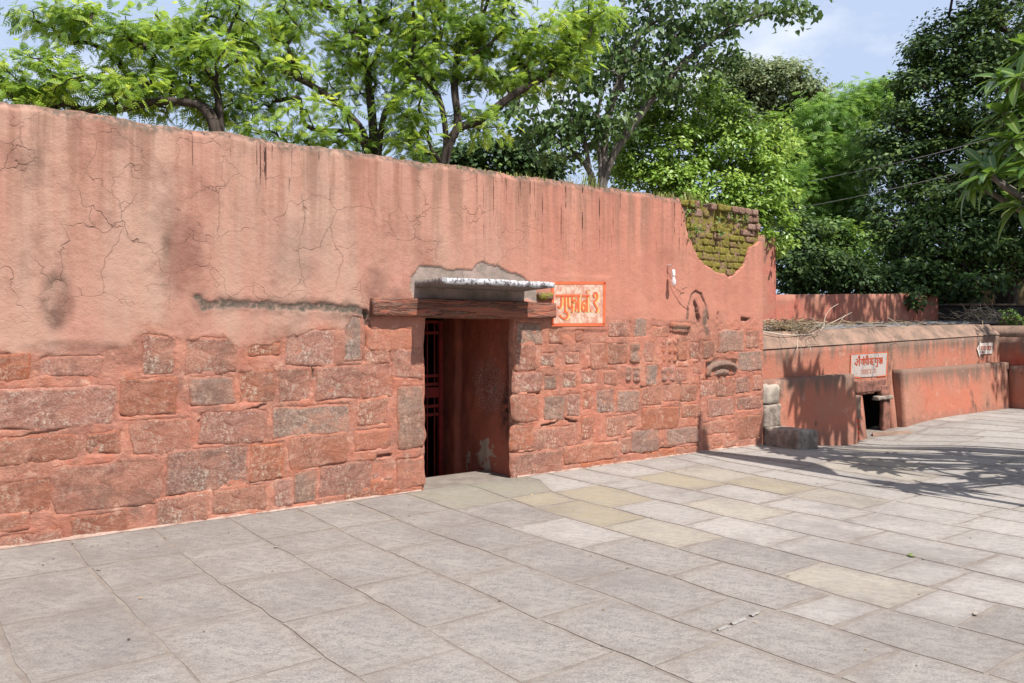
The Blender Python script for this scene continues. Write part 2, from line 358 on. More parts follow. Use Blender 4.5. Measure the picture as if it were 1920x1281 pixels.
# bedding of the paved yard (shows as the joints)
gs = np.concatenate([np.arange(-5, 19.2, .3)]); gd = np.arange(-.6, 9.3, .3)
vv, ff = [], []
for s in gs:
    for d in gd: x, y = XY(s, d); vv.append((x, y, dip(x, y) - .003))
nd = len(gd)
for i in range(len(gs) - 1):
    for j in range(nd - 1): ff.append((i * nd + j, i * nd + j + 1, (i + 1) * nd + j + 1, (i + 1) * nd + j))
yard = link('pavement', mk(vv, ff, True), JOINT, kind='structure')

# joints that run away from the wall, traced as pixels, then placed on the ground
LINES = [
 [(0, 1177), (16, 1222), (24, 1243), (53, 1281)],
 [(165, 1065), (192, 1094), (224, 1126), (256, 1161), (290, 1190), (319, 1225), (341, 1241), (375, 1281)],
 [(341, 1038), (370, 1062), (383, 1073), (415, 1097), (447, 1119), (480, 1139), (508, 1160), (536, 1173), (573, 1207), (607, 1233), (643, 1255), (674, 1272)],
 [(494, 1013), (517, 1027), (553, 1044), (593, 1069), (655, 1100), (703, 1129), (725, 1140), (762, 1162), (810, 1184), (849, 1210), (897, 1236), (960, 1272)],
 [(629, 990), (655, 1003), (683, 1017), (728, 1036), (798, 1069), (849, 1088), (903, 1112), (951, 1136), (1011, 1164), (1050, 1180), (1088, 1198), (1146, 1220), (1200, 1241), (1279, 1275)],
 [(745, 975), (790, 993), (832, 1008), (869, 1021), (920, 1038), (960, 1053), (1061, 1090), (1109, 1106), (1160, 1126), (1224, 1150), (1279, 1169), (1338, 1190), (1421, 1219), (1483, 1243), (1584, 1275)],
 [(798, 937), (835, 951), (906, 974), (960, 991), (1029, 1013), (1096, 1032), (1184, 1060), (1258, 1082), (1306, 1100), (1365, 1120), (1440, 1141), (1573, 1180), (1669, 1212), (1786, 1246), (1890, 1277)],
 [(905, 917), (942, 931), (992, 949), (1045, 966), (1088, 978), (1130, 990), (1181, 1005), (1271, 1029), (1338, 1049), (1413, 1069), (1467, 1083), (1541, 1108), (1648, 1138), (1791, 1176), (1898, 1203), (1920, 1211)],
 [(1012, 900), (1035, 922), (1072, 935), (1145, 952), (1205, 969), (1290, 988), (1350, 1005), (1440, 1027), (1530, 1051), (1653, 1080), (1738, 1100), (1855, 1129), (1920, 1142)],
 [(1110, 907), (1170, 920), (1215, 934), (1275, 946), (1350, 966), (1440, 985), (1512, 1002), (1597, 1020), (1696, 1042), (1813, 1068), (1920, 1093)],
 [(1145, 890), (1185, 896), (1232, 907), (1305, 921), (1350, 931), (1440, 950), (1586, 978), (1653, 993), (1757, 1015), (1863, 1036), (1920, 1047)],
 [(1187, 870), (1250, 884), (1295, 894), (1357, 906), (1440, 922), (1481, 931), (1587, 950), (1633, 960), (1793, 987), (1920, 1008)],
 [(1265, 859), (1320, 871), (1370, 882), (1425, 893), (1500, 907), (1665, 938), (1780, 957), (1920, 981)],
 [(1305, 853), (1370, 867), (1440, 879), (1535, 895), (1600, 906), (1750, 932), (1920, 960)]]
# joints across, one pixel each, per strip between two neighbouring lines
CROSS = [
 [(110, 1072), (112, 1153), (213, 1251)],
 [(250, 1050), (301, 1092), (373, 1166), (543, 1251)],
 [(410, 1026), (534, 1074), (621, 1148), (762, 1244)],
 [(559, 1002), (618, 1030), (728, 1088), (880, 1157), (1072, 1250)],
 [(689, 983), (779, 1023), (903, 1075), (1080, 1141), (1293, 1226)],
 [(790, 964), (860, 985), (993, 1022), (1133, 1078), (1325, 1138), (1381, 1164), (1626, 1245)],
 [(908, 947), (1007, 980), (1140, 1017), (1301, 1068), (1495, 1133), (1610, 1160), (1893, 1237)],
 [(997, 927), (1042, 946), (1169, 980), (1314, 1018), (1500, 1066), (1717, 1124), (1829, 1156)],
 [(1076, 917), (1182, 945), (1320, 977), (1479, 1014), (1689, 1061), (1785, 1086)],
 [(1152, 904), (1197, 912), (1310, 939), (1460, 967), (1625, 1006), (1838, 1053)],
 [(1219, 890), (1332, 914), (1454, 939), (1611, 969), (1786, 1005)],
 [(1285, 877), (1382, 899), (1504, 922), (1648, 947), (1812, 978)],
 [(1339, 869), (1420, 886), (1560, 909), (1700, 935), (1850, 960)]]
lines = []
for ln in LINES:
    q = sorted([SD(*G(*p)[:2])[::-1] for p in ln]); d = np.array([a for a, b in q]); s = np.array([b for a, b in q])
    lines.append((d, s))
cross = [[SD(*G(*p)[:2])[1] for p in c] for c in CROSS]
sl = [float(np.median(s)) for d, s in lines]
pr = random.Random(3)
def straight(s): dd = np.linspace(-.5, 9, 8); return dd, s + np.array([pr.uniform(-.02, .02) for _ in dd])
for k in range(4):                                   # strips out of frame on the left
    lines.insert(0, straight(sl[0] - .66 * (k + 1))); cross.insert(0, [pr.uniform(.45, .75) + 1.05 * j + pr.uniform(-.15, .15) for j in range(7)])
s0_ = sl[-1]
while s0_ < 18.4:                                    # strips far to the right
    s0_ += pr.uniform(.52, .70); lines.append(straight(s0_)); cross.append([pr.uniform(.1, .5) + 1.1 * j + pr.uniform(-.2, .2) for j in range(7)])
def line_s(k, d): dd, s = lines[k]; return float(np.interp(d, dd, s))
def slab_kind(px, py, r):
    for (x, y, rad, kind) in [(1003, 940, 26, 'yellow'), (1090, 965, 40, 'yellow'), (1120, 930, 40, 'yellow'), (1205, 1000, 50, 'cream'), (1225, 880, 30, 'light'), (920, 945, 38, 'green'), (880, 925, 45, 'green'), (960, 925, 30, 'green'),
                              (1330, 905, 30, 'cream'), (1425, 893, 40, 'yellow'), (1350, 950, 45, 'cream'), (1610, 1100, 60, 'cream'), (1560, 925, 50, 'cream'), (1640, 862, 45, 'cream'), (1290, 905, 26, 'yellow'), (1700, 900, 60, 'cream')]:
        if (px - x) ** 2 + ((py - y) * 1.6) ** 2 < rad * rad: return kind
    near = (py - 985) / 130.0 + (900 - px) / 900.0
    return 'light' if r > near * 1.2 + .3 else 'grey'
def slab(sa, sb, da, db, rnd):
    """sa, sb: functions d -> s of the two long edges"""
    g = rnd.choice([.003, .005, .008, .012, .017]); ns, nd_ = 6, max(5, int((db - da) / .12))
    A, B = np.meshgrid(np.linspace(0, 1, ns), np.linspace(0, 1, nd_), indexing='ij')
    tl = rnd.uniform(-.002, .002); t2 = rnd.uniform(-.002, .002); tw = rnd.uniform(-.02, .02); pts = []; ed = []
    for a, b in zip(A.ravel(), B.ravel()):
        d = da + g + (db - da - 2 * g) * b; s1, s2 = sa(d) + g, sb(d) - g
        s = s1 + (s2 - s1) * a; d += tw * (a - .5)
        e = min(a * (s2 - s1), (1 - a) * (s2 - s1), b * (db - da), (1 - b) * (db - da)); ed.append(max(0, 1 - e / .05))
        x, y = XY(s, d); pts.append((x, y, dip(x, y) + tl * (a - .5) + t2 * (b - .5)))
    pts = np.array(pts); border = (A.ravel() < 1e-6) | (A.ravel() > 1 - 1e-6) | (B.ravel() < 1e-6) | (B.ravel() > 1 - 1e-6)
    c = pts.mean(0); wob = fbm(pts * 7, 3); pts[:, 2] += fbm(pts * 2.1 + 5, 3) * .003
    dirv = pts - c; dirv[:, 2] = 0; dirv /= np.maximum(np.linalg.norm(dirv, axis=1, keepdims=True), 1e-6)
    pts[border] += (dirv * (-np.abs(wob[:, None]) * .045))[border]; 
    idx = np.arange(ns * nd_).reshape(ns, nd_); f = [(idx[i, j], idx[i + 1, j], idx[i + 1, j + 1], idx[i, j + 1]) for i in range(ns - 1) for j in range(nd_ - 1)]
    ring = list(idx[:, 0]) + list(idx[-1, 1:]) + list(idx[-2::-1, -1]) + list(idx[0, -2:0:-1])
    low = pts[ring] - np.array([0, 0, .03]); base = len(pts); m_ = len(ring)
    f += [(ring[i], base + i, base + (i + 1) % m_, ring[(i + 1) % m_]) for i in range(m_)]
    f = [tuple(int(q) for q in t[::-1]) for t in f]
    V = np.vstack([pts, low]); me = mk(V - c, f, False)
    attr(me, 'edge', ed + [1] * m_)
    return me, c
for k in range(len(lines) - 1):
    ds = sorted(cross[k]); sm = .5 * (lines[k][1][0] + lines[k + 1][1][0])
    if ds[0] > .28: ds = [(-.03 if sm < 8.9 else -.16)] + ds
    elif sm >= 8.9: ds = [-.16] + [d for d in ds if d > .2]
    else: ds[0] = min(ds[0], -.0) if ds[0] < .12 else ds[0]; ds = ([-.03] if ds[0] > .1 else []) + ds
    while ds[-1] < 8.6: ds.append(ds[-1] + pr.uniform(.8, 1.25))
    for a, b in zip(ds[:-1], ds[1:]):
        if b - a < .12: continue
        me, c = slab(lambda d: line_s(k, d), lambda d: line_s(k + 1, d), a, b, pr)
        if c[1] < .8: continue
        px, py = CX + F * c[0] / c[1], HY + F * (EYE - c[2]) / c[1]
        if sm > 12.2 and sm < 12.9 and a < .2: pass
        o = link('paving_slab', me, PAVE[slab_kind(px, py, pr.random())], yard); o.location = c

# ================================================================ MAIN WALL
SEND, HTOP = float(np.linalg.norm(E - O)), 3.25
wall = wall_empty('painted_wall', label='long salmon plastered wall with bare stone courses and a dark doorway', cat='wall')
DS0, DS1 = W(797, 900)[0], W(966, 900)[0]; DZ = W(880, 596)[1]
def poly(px, d=0.0): return np.array([W(x, y, d) for x, y in px])
def inpoly(s, z, pg):
    r = np.zeros(s.shape, bool); n = len(pg)
    for i in range(n):
        (x1, y1), (x2, y2) = pg[i], pg[(i + 1) % n]
        if y1 == y2: continue
        c = ((y1 > z) != (y2 > z)) & (s < (x2 - x1) * (z - y1) / (y2 - y1) + x1); r ^= c
    return r
def pdist(s, z, line):
    best = np.full(s.shape, 9.0); near = np.zeros(s.shape + (2,))
    for a, b in zip(line[:-1], line[1:]):
        ab = b - a; t = np.clip(((s - a[0]) * ab[0] + (z - a[1]) * ab[1]) / max(ab @ ab, 1e-9), 0, 1)
        qx, qz = a[0] + t * ab[0], a[1] + t * ab[1]; dd = np.hypot(s - qx, z - qz); m_ = dd < best
        best = np.where(m_, dd, best); near[m_] = np.stack([qx, qz], -1)[m_]
    return best, near
cz5 = lambda L_: [(1220 + x / 4.27, 350 + y / 4.27) for x, y in L_]
HOLE = np.vstack([[W(1276, 372)[0], 3.6], poly(cz5([(240, 115), (265, 200), (280, 300), (290, 380), (340, 480), (380, 570), (440, 630), (530, 690), (590, 703), (630, 730), (680, 705), (740, 640), (770, 590), (800, 482), (858, 462)])), [SEND - .06, W(1420, 452)[1]], [SEND + .3, W(1420, 452)[1]], [SEND + .3, 3.6]])
PEDGE = poly([(-600, 640), (-200, 660), (0, 657), (30, 668), (75, 668), (105, 670), (139, 664), (180, 662), (195, 651), (240, 649), (258, 632), (281, 627), (311, 632), (345, 638), (369, 636), (405, 629), (420, 632), (442, 653), (462, 649), (509, 647), (515, 633), (562, 630), (597, 616), (647, 619), (659, 594), (690, 592), (700, 565), (1036, 566), (1037, 612), (1130, 612), (1200, 600), (1300, 606), (1430, 598), (1500, 598)])
CEM = poly([(683 + 680 - 680, 0)][:0] + [(680 + x / 5.053, 480 + y / 5.053) for x, y in [(450, 300), (470, 200), (520, 130), (540, 95), (640, 90), (720, 95), (780, 110), (860, 135), (960, 130), (1040, 125), (1080, 70), (1130, 55), (1230, 75), (1300, 95), (1380, 150), (1480, 185), (1560, 235), (1650, 300), (1655, 420), (500, 430)]])
GROOVE = [  # pixel path, half width, depth, greyness
 ([(372, 558), (382, 574), (430, 571), (520, 575), (600, 576), (660, 580), (686, 590)], .034, .012, 1), ([(684, 585), (690, 620), (688, 650), (683, 682)], .02, .05, .8),
 ([(553, 685), (600, 686)], .014, .04, .8), ([(584, 688), (588, 707)], .014, .04, .8), ([(962, 854), (990, 849), (1003, 845), (1012, 838)], .008, .06, 0), ([(1002, 815), (1001, 842)], .007, .05, 0),
 ([(1087, 869), (1118, 864), (1144, 859)], .010, .05, 0), ([(1170, 850), (1190, 846), (1212, 849), (1240, 842), (1268, 838)], .010, .05, .3), ([(1016, 799), (1043, 792), (1049, 784), (1080, 791)], .009, .045, .2),
 ([(0, 966), (30, 962), (54, 960)], .018, .05, 0), ([(320, 934), (334, 933)], .022, .06, .3), ([(437, 935), (462, 933), (484, 936)], .022, .05, .4), ([(667, 845), (728, 838)], .009, .04, 0), ([(709, 856), (731, 853)], .012, .05, 0),
 ([(1105, 691), (1123, 690)], .007, .04, 0), ([(991, 738), (1012, 738)], .008, .05, 0), ([(1270, 640), (1271, 678)], .014, .06, .2), ([(1392, 600), (1402, 599)], .026, .05, .4), ([(1346, 586), (1345, 600)], .010, .05, 0),
 ([(1313, 640), (1311, 690), (1314, 760), (1309, 840)], .006, .02, .3), ([(1303, 568), (1306, 584), (1309, 602)], .030, .07, .6), ([(1288, 600), (1290, 575), (1297, 553), (1305, 546), (1315, 553), (1323, 575), (1328, 600)], .010, .025, .8),
 ([(1323, 580), (1320, 600), (1326, 622)], .030, -.008, 1), ([(1345, 660), (1368, 658)], .006, .03, 0), ([(1170, 810), (1190, 800)], .006, .03, 0), ([(1275, 700), (1276, 760), (1270, 800)], .010, .006, .9), ([(1200, 726), (1240, 725)], .006, .02, .8),
 ([(1346, 704), (1376, 703)], .007, .04, 0), ([(0, 600 + 233), (60, 815), (130, 800)], .010, .02, .3), ([(375, 790), (420, 783), (460, 772), (497, 760)], .008, .03, .2)]
SIGN = poly([(1033, 524), (1140, 524), (1136, 616), (1033, 616)])
def zb(off, sc, L_): return [((off[0] + a / sc), (off[1] + b / sc), (off[0] + c / sc), (off[1] + d / sc)) for a, b, c, d in L_]
ST = zb((0, 580), 2.669, [(-420, 120, -90, 330), (-460, 380, -130, 590), (-500, 640, -130, 800), (-420, 860, -90, 1030), (-60, 225, 145, 345), (205, 240, 500, 325), (715, 130, 870, 320), (935, 148, 1175, 312), (-100, 398, 575, 588), (605, 350, 875, 525), (950, 345, 1170, 475), (-100, 645, 370, 765), (430, 620, 600, 725), (655, 552, 955, 716), (1000, 515, 1330, 662),
     (-60, 862, 250, 1018), (270, 775, 800, 998), (840, 702, 1235, 903), (-60, 1035, 140, 1108), (10, 1122, 310, 1200), (360, 1028, 630, 1140), (785, 932, 1030, 1078)])
ST += zb((400, 560), 3.2025, [(440, 195, 725, 395), (790, 115, 890, 370), (160, 440, 360, 620), (400, 420, 575, 605), (620, 407, 892, 602), (905, 385, 1075, 590), (360, 642, 815, 815), (870, 605, 1035, 750), (855, 790, 1055, 900), (455, 822, 795, 1000), (225, 875, 420, 1085),
     (645, 985, 1020, 1190), (485, 1045, 615, 1228), (365, 1085, 460, 1240), (0, 1135, 310, 1275), (925, 180, 1190, 300), (915, 308, 1060, 382), (1090, 305, 1250, 475), (1110, 530, 1262, 900), (1100, 960, 1255, 1130), (790, 1150, 925, 1228), (620, 1200, 780, 1245), (945, 1095, 1070, 1185), (215, 270, 395, 340), (1085, 1150, 1255, 1195)])
ST += zb((960, 540), 3.371, [(35, 220, 190, 355), (22, 367, 150, 520), (22, 540, 185, 658), (22, 682, 170, 838), (12, 872, 138, 1020), (150, 882, 400, 1008), (12, 1042, 305, 1198), (235, 250, 315, 350), (400, 270, 450, 330), (185, 412, 270, 490), (340, 412, 425, 480), (500, 352, 600, 505), (610, 352, 725, 480), (610, 210, 745, 305), (775, 195, 850, 305), (890, 245, 985, 310),
     (215, 555, 280, 635), (325, 537, 405, 630), (445, 517, 540, 605), (585, 522, 660, 610), (210, 687, 335, 828), (345, 672, 430, 808), (455, 660, 500, 760), (540, 647, 645, 788), (665, 647, 800, 778), (820, 627, 935, 740), (960, 612, 1055, 715), (1070, 612, 1168, 718), (845, 490, 920, 608), (1035, 502, 1108, 588), (835, 347, 895, 465), (1055, 322, 1100, 460),
     (1125, 347, 1183, 450), (1210, 337, 1275, 438), (1305, 272, 1460, 400), (1480, 267, 1555, 375), (1430, 402, 1570, 520), (1192, 582, 1275, 680), (1297, 572, 1408, 680), (1420, 567, 1500, 665), (1525, 552, 1572, 645), (1237, 707, 1400, 808), (1425, 692, 1568, 768), (1212, 842, 1400, 920), (1440, 812, 1572, 948), (1075, 737, 1188, 813),
     (820, 757, 1050, 890), (600, 812, 720, 930), (440, 817, 515, 940), (755, 892, 925, 1030), (330, 987, 665, 1095), (690, 942, 745, 1040), (1215, 980, 1330, 1014), (1345, 952, 1415, 1000), (850, 1032, 1040, 1075), (440, 1100, 640, 1138), (1045, 1008, 1170, 1040), (1150, 472, 1193, 540), (725, 797, 785, 880), (985, 885, 1175, 985)])
def grid_cols():
    a = np.arange(-3, -.35, .06); b = np.arange(-.35, SEND, .0130); c = np.concatenate([a, b, [SEND]])
    for q in (DS0, DS1): c[np.argmin(np.abs(c - q))] = q
    return c
cs = grid_cols(); zs = np.concatenate([[-.45, -.2], np.arange(-.05, HTOP, .0130), [HTOP]]); zs[np.argmin(np.abs(zs - DZ))] = DZ
S_, Z_ = [q.ravel() for q in np.meshgrid(cs, zs, indexing='ij')]; nz_ = len(zs)
P3 = np.stack([S_, Z_, np.zeros_like(S_)], 1)
ez = np.interp(S_, PEDGE[:, 0], PEDGE[:, 1]) if np.all(np.diff(PEDGE[:, 0]) > 0) else None
if ez is None:
    o_ = np.argsort(PEDGE[:, 0], kind='stable'); ez = np.interp(S_, PEDGE[o_, 0], PEDGE[o_, 1])
ez = ez + fbm(P3 * 9, 3) * .06 + fbm(P3 * 30, 2) * .03
up = sstep(Z_ - ez, -.006, .010); rightside = sstep(S_, DS1 - .2, DS1 + .4)
D = up * (.005 - .002 * rightside) + fbm(P3 * .9, 3) * .030 + fbm(P3 * 5 + 3, 4) * .012 + (1 - up) * (fbm(P3 * 13 + 7, 4) * .014 + fbm(P3 * 34, 3) * .008)
groove_grey = np.zeros_like(S_); stain = np.zeros_like(S_); cement = np.zeros_like(S_)
cem = inpoly(S_ + fbm(P3 * 12, 3) * .05, Z_ + fbm(P3 * 12 + 9, 3) * .05, CEM); cement[cem] = 1; D[cem] -= .012
for path, hw, dep, grey in GROOVE:
    pl_ = poly(path); bb = (S_ > pl_[:, 0].min() - .2) & (S_ < pl_[:, 0].max() + .2) & (Z_ > pl_[:, 1].min() - .2) & (Z_ < pl_[:, 1].max() + .2)
    ii = np.where(bb)[0]; q = P3[ii]; w_ = hw * (1 + 1.2 * fbm(q * 14, 3))
    dd, _ = pdist(S_[ii] + fbm(q * 16 + 4, 3) * .03, Z_[ii] + fbm(q * 16 + 8, 3) * .03, pl_)
    k_ = sstep(dd, 1.25 * w_, .7 * w_) ; D[ii] -= k_ * dep; cement[ii] = np.maximum(cement[ii], k_ * grey * .25); groove_grey[ii] = np.maximum(groove_grey[ii], k_ * grey); stain[ii] = np.maximum(stain[ii], sstep(dd, 3 * w_, w_) * .7 * (grey > 0))  # grooves get a grey colour, ringed by a darker band
flat = sstep(np.maximum(np.maximum(SIGN[:, 0].min() - S_, S_ - SIGN[:, 0].max()), np.maximum(SIGN[:, 1].min() - Z_, Z_ - SIGN[:, 1].max())), .05, .0)
D = D * (1 - flat) + flat * .012
sunk = np.zeros_like(S_)                             # the bed each stone sits in
for x0, y0, x1, y1 in ST:
    xm, ym = (x0 + x1) / 2, (y0 + y1) / 2; a0, a1 = W(x0, ym)[0] - .006, W(x1, ym)[0] + .006; b1, b0 = W(xm, y0)[1] + .006, W(xm, y1)[1] - .006
    ii = np.where((S_ > a0 - .03) & (S_ < a1 + .03) & (Z_ > b0 - .03) & (Z_ < b1 + .03))[0]
    e = np.minimum(np.minimum(S_[ii] - a0, a1 - S_[ii]), np.minimum(Z_[ii] - b0, b1 - Z_[ii])) + fbm(P3[ii] * 11, 3) * .03
    sunk[ii] = np.maximum(sunk[ii], sstep(e, -.008, .012))
D = D - .013 * sunk * (1 - up)
# stains: (pixel, radii, strength)
for x, y, rx, ry, k_ in [(110, 565, 38, 60, 1), (345, 470, 45, 75, .8), (330, 530, 35, 40, .6), (560, 470, 60, 60, .35), (705, 535, 40, 45, .75), (740, 560, 40, 25, .6), (130, 650, 120, 16, .75), (200, 670, 110, 22, .6), (20, 690, 120, 18, .5),
                         (60, 300, 25, 60, .35), (310, 420, 40, 60, .3), (255, 930, 18, 40, .9), (300, 905, 16, 30, .7), (600, 640, 60, 12, .5), (650, 590, 60, 12, .7), (500, 566, 130, 10, .5), (690, 660, 14, 60, .6), (640, 800, 14, 60, .5), (690, 925, 60, 16, .6),
                         (1120, 600, 60, 8, .4), (1255, 610, 80, 12, .4), (650, 700, 30, 60, .3), (1000, 600, 30, 12, .5), (190, 740, 14, 60, .5), (470, 690, 90, 14, .35), (150, 845, 30, 16, .5), (520, 700, 12, 70, .35), (715, 690, 22, 30, .5), (930, 545, 90, 12, .3)]:
    c0, z0 = W(x, y); r1 = abs(W(x + rx, y)[0] - c0); r2 = abs(W(x, y + ry)[1] - z0)
    q = ((S_ - c0) / r1) ** 2 + ((Z_ - z0) / r2) ** 2 + fbm(P3 * 6 + x, 4) * 1.3
    stain = np.maximum(stain, k_ * sstep(q, 1.25, .1))
topm = sstep(Z_, 1.9, 3.25); fade = sstep(S_, 6.4, 2.2) * (.35 + .65 * up) * .95
mort = (1 - .85 * sstep(Z_ - ez + fbm(P3 * 4 + 21, 4) * .3, -.05, .12)) * (.35 + .65 * sstep(Z_, 2.0, 1.2))
crack = up * sstep(S_, 5.4, 4.0) * sstep(Z_, 1.5, 1.9) * (.35 + .65 * sstep(np.abs(Z_ - 2.45), .8, .2)) * (1 - .6 * sstep(S_, -.2, -1.2))
drip = up * (sstep(Z_, 2.35, 2.8) * sstep(S_, 3.6, 4.6) + sstep(Z_, 2.75, 3.0) * sstep(np.abs(S_ - 1.9), .9, .4)); drip = np.clip(drip, 0, 1)
moss = sstep(Z_ + fbm(P3 * 8, 4) * .14, 3.17, 3.235) * .9; moss = np.maximum(moss, groove_grey)  # mossy top edge joined with the grey of the grooves
topv = Z_ >= HTOP - 1e-6; Zd = Z_ + np.where(Z_ > 3.1, (Z_ - 3.1) / .15 * (fbm(P3 * 3, 4) * .05 + fbm(P3 * 11, 3) * .03), 0)
D -= sstep(Z_, 3.19, 3.25) * (.025 + .05 * np.abs(fbm(P3 * 6 + 2, 3)))
# opening edges of the doorway are rough
jn = sstep(np.abs(S_ - DS0), .09, .0) * sstep(Z_, DZ + .05, DZ - .02) ; js = fbm(np.stack([Z_ * 5, S_ * 0, S_ * 0], 1), 4) * .045
jn2 = sstep(np.abs(S_ - DS1), .09, .0) * sstep(Z_, DZ + .05, DZ - .02); js2 = fbm(np.stack([Z_ * 5, S_ * 0 + 9, S_ * 0], 1), 4) * .035
Sx = S_ + jn * js + jn2 * js2
D -= (jn + jn2) * .02
V = np.stack([Sx, -D, Zd], 1)
idx = np.arange(len(S_)).reshape(len(cs), nz_)
quads = np.stack([idx[:-1, :-1], idx[1:, :-1], idx[1:, 1:], idx[:-1, 1:]], -1).reshape(-1, 4)
cS, cZ = S_[quads].mean(1), Z_[quads].mean(1)
inhole = inpoly(cS, cZ, HOLE); indoor = (cS > DS0) & (cS < DS1) & (cZ < DZ)
keep = ~(inhole | indoor)
vb = np.zeros(len(V), int); np.add.at(vb, quads[inhole].ravel(), 1); vk = np.zeros(len(V), int); np.add.at(vk, quads[keep].ravel(), 1)
bi = np.where((vb > 0) & (vk > 0) & (Z_ < HTOP - .02))[0]
_, near = pdist(S_[bi], Z_[bi], np.vstack([HOLE, HOLE[:1]])); jg = np.stack([near[:, 0], near[:, 1], near[:, 0] * 0], 1); V[bi, 0] = near[:, 0] + fbm(jg * 14, 4) * .05; V[bi, 2] = near[:, 1] + fbm(jg * 14 + 5, 4) * .05
quads = quads[keep]
# rim: give the plaster sheet an edge 10 cm deep
ee = np.concatenate([quads[:, [0, 1]], quads[:, [1, 2]], quads[:, [2, 3]], quads[:, [3, 0]]]); key = np.sort(ee, 1); code = key[:, 0].astype(np.int64) * len(V) + key[:, 1]
uq, inv, cnt = np.unique(code, return_inverse=True, return_counts=True); be = ee[cnt[inv] == 1]
bvs = np.unique(be); mapb = np.full(len(V), -1); mapb[bvs] = np.arange(len(bvs)) + len(V)
Vb = V[bvs].copy(); Vb[:, 1] = .12
rim = np.stack([be[:, 1], be[:, 0], mapb[be[:, 0]], mapb[be[:, 1]]], 1)
allq = np.vstack([quads, rim]); Vall = np.vstack([V, Vb])
used = np.unique(allq); rm = np.full(len(Vall), -1); rm[used] = np.arange(len(used))
me = mk(Vall[used], rm[allq], True)
for nm, arr in (('fade', fade), ('stain', stain), ('cement', cement), ('mort', mort), ('crack', crack), ('drip', drip), ('moss', moss), ('top', topm)):
    attr(me, nm, np.concatenate([arr, arr[bvs]])[used])
link('plaster_face', me, PLASTER, wall)
# body of the wall behind the plaster
def boxes(bl):
    vv, ff = [], []
    for (a, b) in bl:
        o_ = len(vv)
        for x in (a[0], b[0]):
            for y in (a[1], b[1]):
                for z in (a[2], b[2]): vv.append((x, y, z))
        for f in ((0, 1, 3, 2), (4, 6, 7, 5), (0, 4, 5, 1), (2, 3, 7, 6), (0, 2, 6, 4), (1, 5, 7, 3)): ff.append(tuple(o_ + q for q in f))
    return mk(vv, ff)
link('rubble_core', boxes([((-3, .1, -.45), (DS0 - .05, .52, 3.2)), ((DS1 + .05, .1, -.45), (7.0, .52, 3.2)), ((7.0, .15, -.45), (SEND - .02, .52, 3.12)), ((DS0 - .05, .1, DZ + .2), (DS1 + .05, .52, 3.2))]), CORE, wall)
# coping on top
tc_ = np.arange(-3, 7.5, .05); tr = np.linspace(0, .55, 9); A, B = [q.ravel() for q in np.meshgrid(tc_, tr, indexing='ij')]
q = np.stack([A, B, A * 0], 1); z = 3.232 + fbm(q * 3.5, 4) * .06 + np.sin(np.clip(B / .55, 0, 1) * np.pi) * .03 + fbm(q * 14, 3) * .03 - np.where(B < .01, .03, 0)
idx = np.arange(len(A)).reshape(len(tc_), len(tr)); qd = np.stack([idx[:-1, :-1], idx[1:, :-1], idx[1:, 1:], idx[:-1, 1:]], -1).reshape(-1, 4)
link('coping', mk(np.stack([A, B + .012 + fbm(q * 7 + 3, 3) * .03, z], 1), qd, True), COPE, wall)

# crumbly pale mortar fillet and dust along the foot of the wall
fs_ = np.concatenate([np.arange(-3, DS0 - .02, .03), np.arange(DS1 + .02, SEND, .03)]); V = []; Fq = []
for i, s in enumerate(fs_):
    q = np.array([[s * 3, 1.5, 0], [s * 11, 4.5, 0]]); f1, f2 = fbm(q, 3); wd = max(.004, .012 + f1 * .045 + f2 * .035); x, y = XY(s, wd); zg = dip(x, y)
    V += [(s, .02, .020 + f2 * .03 + f1 * .02), (s, -wd * .45, .014 + zg + f1 * .012), (s, -wd, zg + .002)]
    if i and s - fs_[i - 1] < .05: Fq += [(3 * i - 3, 3 * i, 3 * i + 1, 3 * i - 2), (3 * i - 2, 3 * i + 1, 3 * i + 2, 3 * i - 1)]
link('mortar_fillet', mk(V, Fq, True), simple('pale_mortar', lin(206, 180, 164, KW), lin(170, 134, 118, KW), 7, .95, .6, 50), wall)

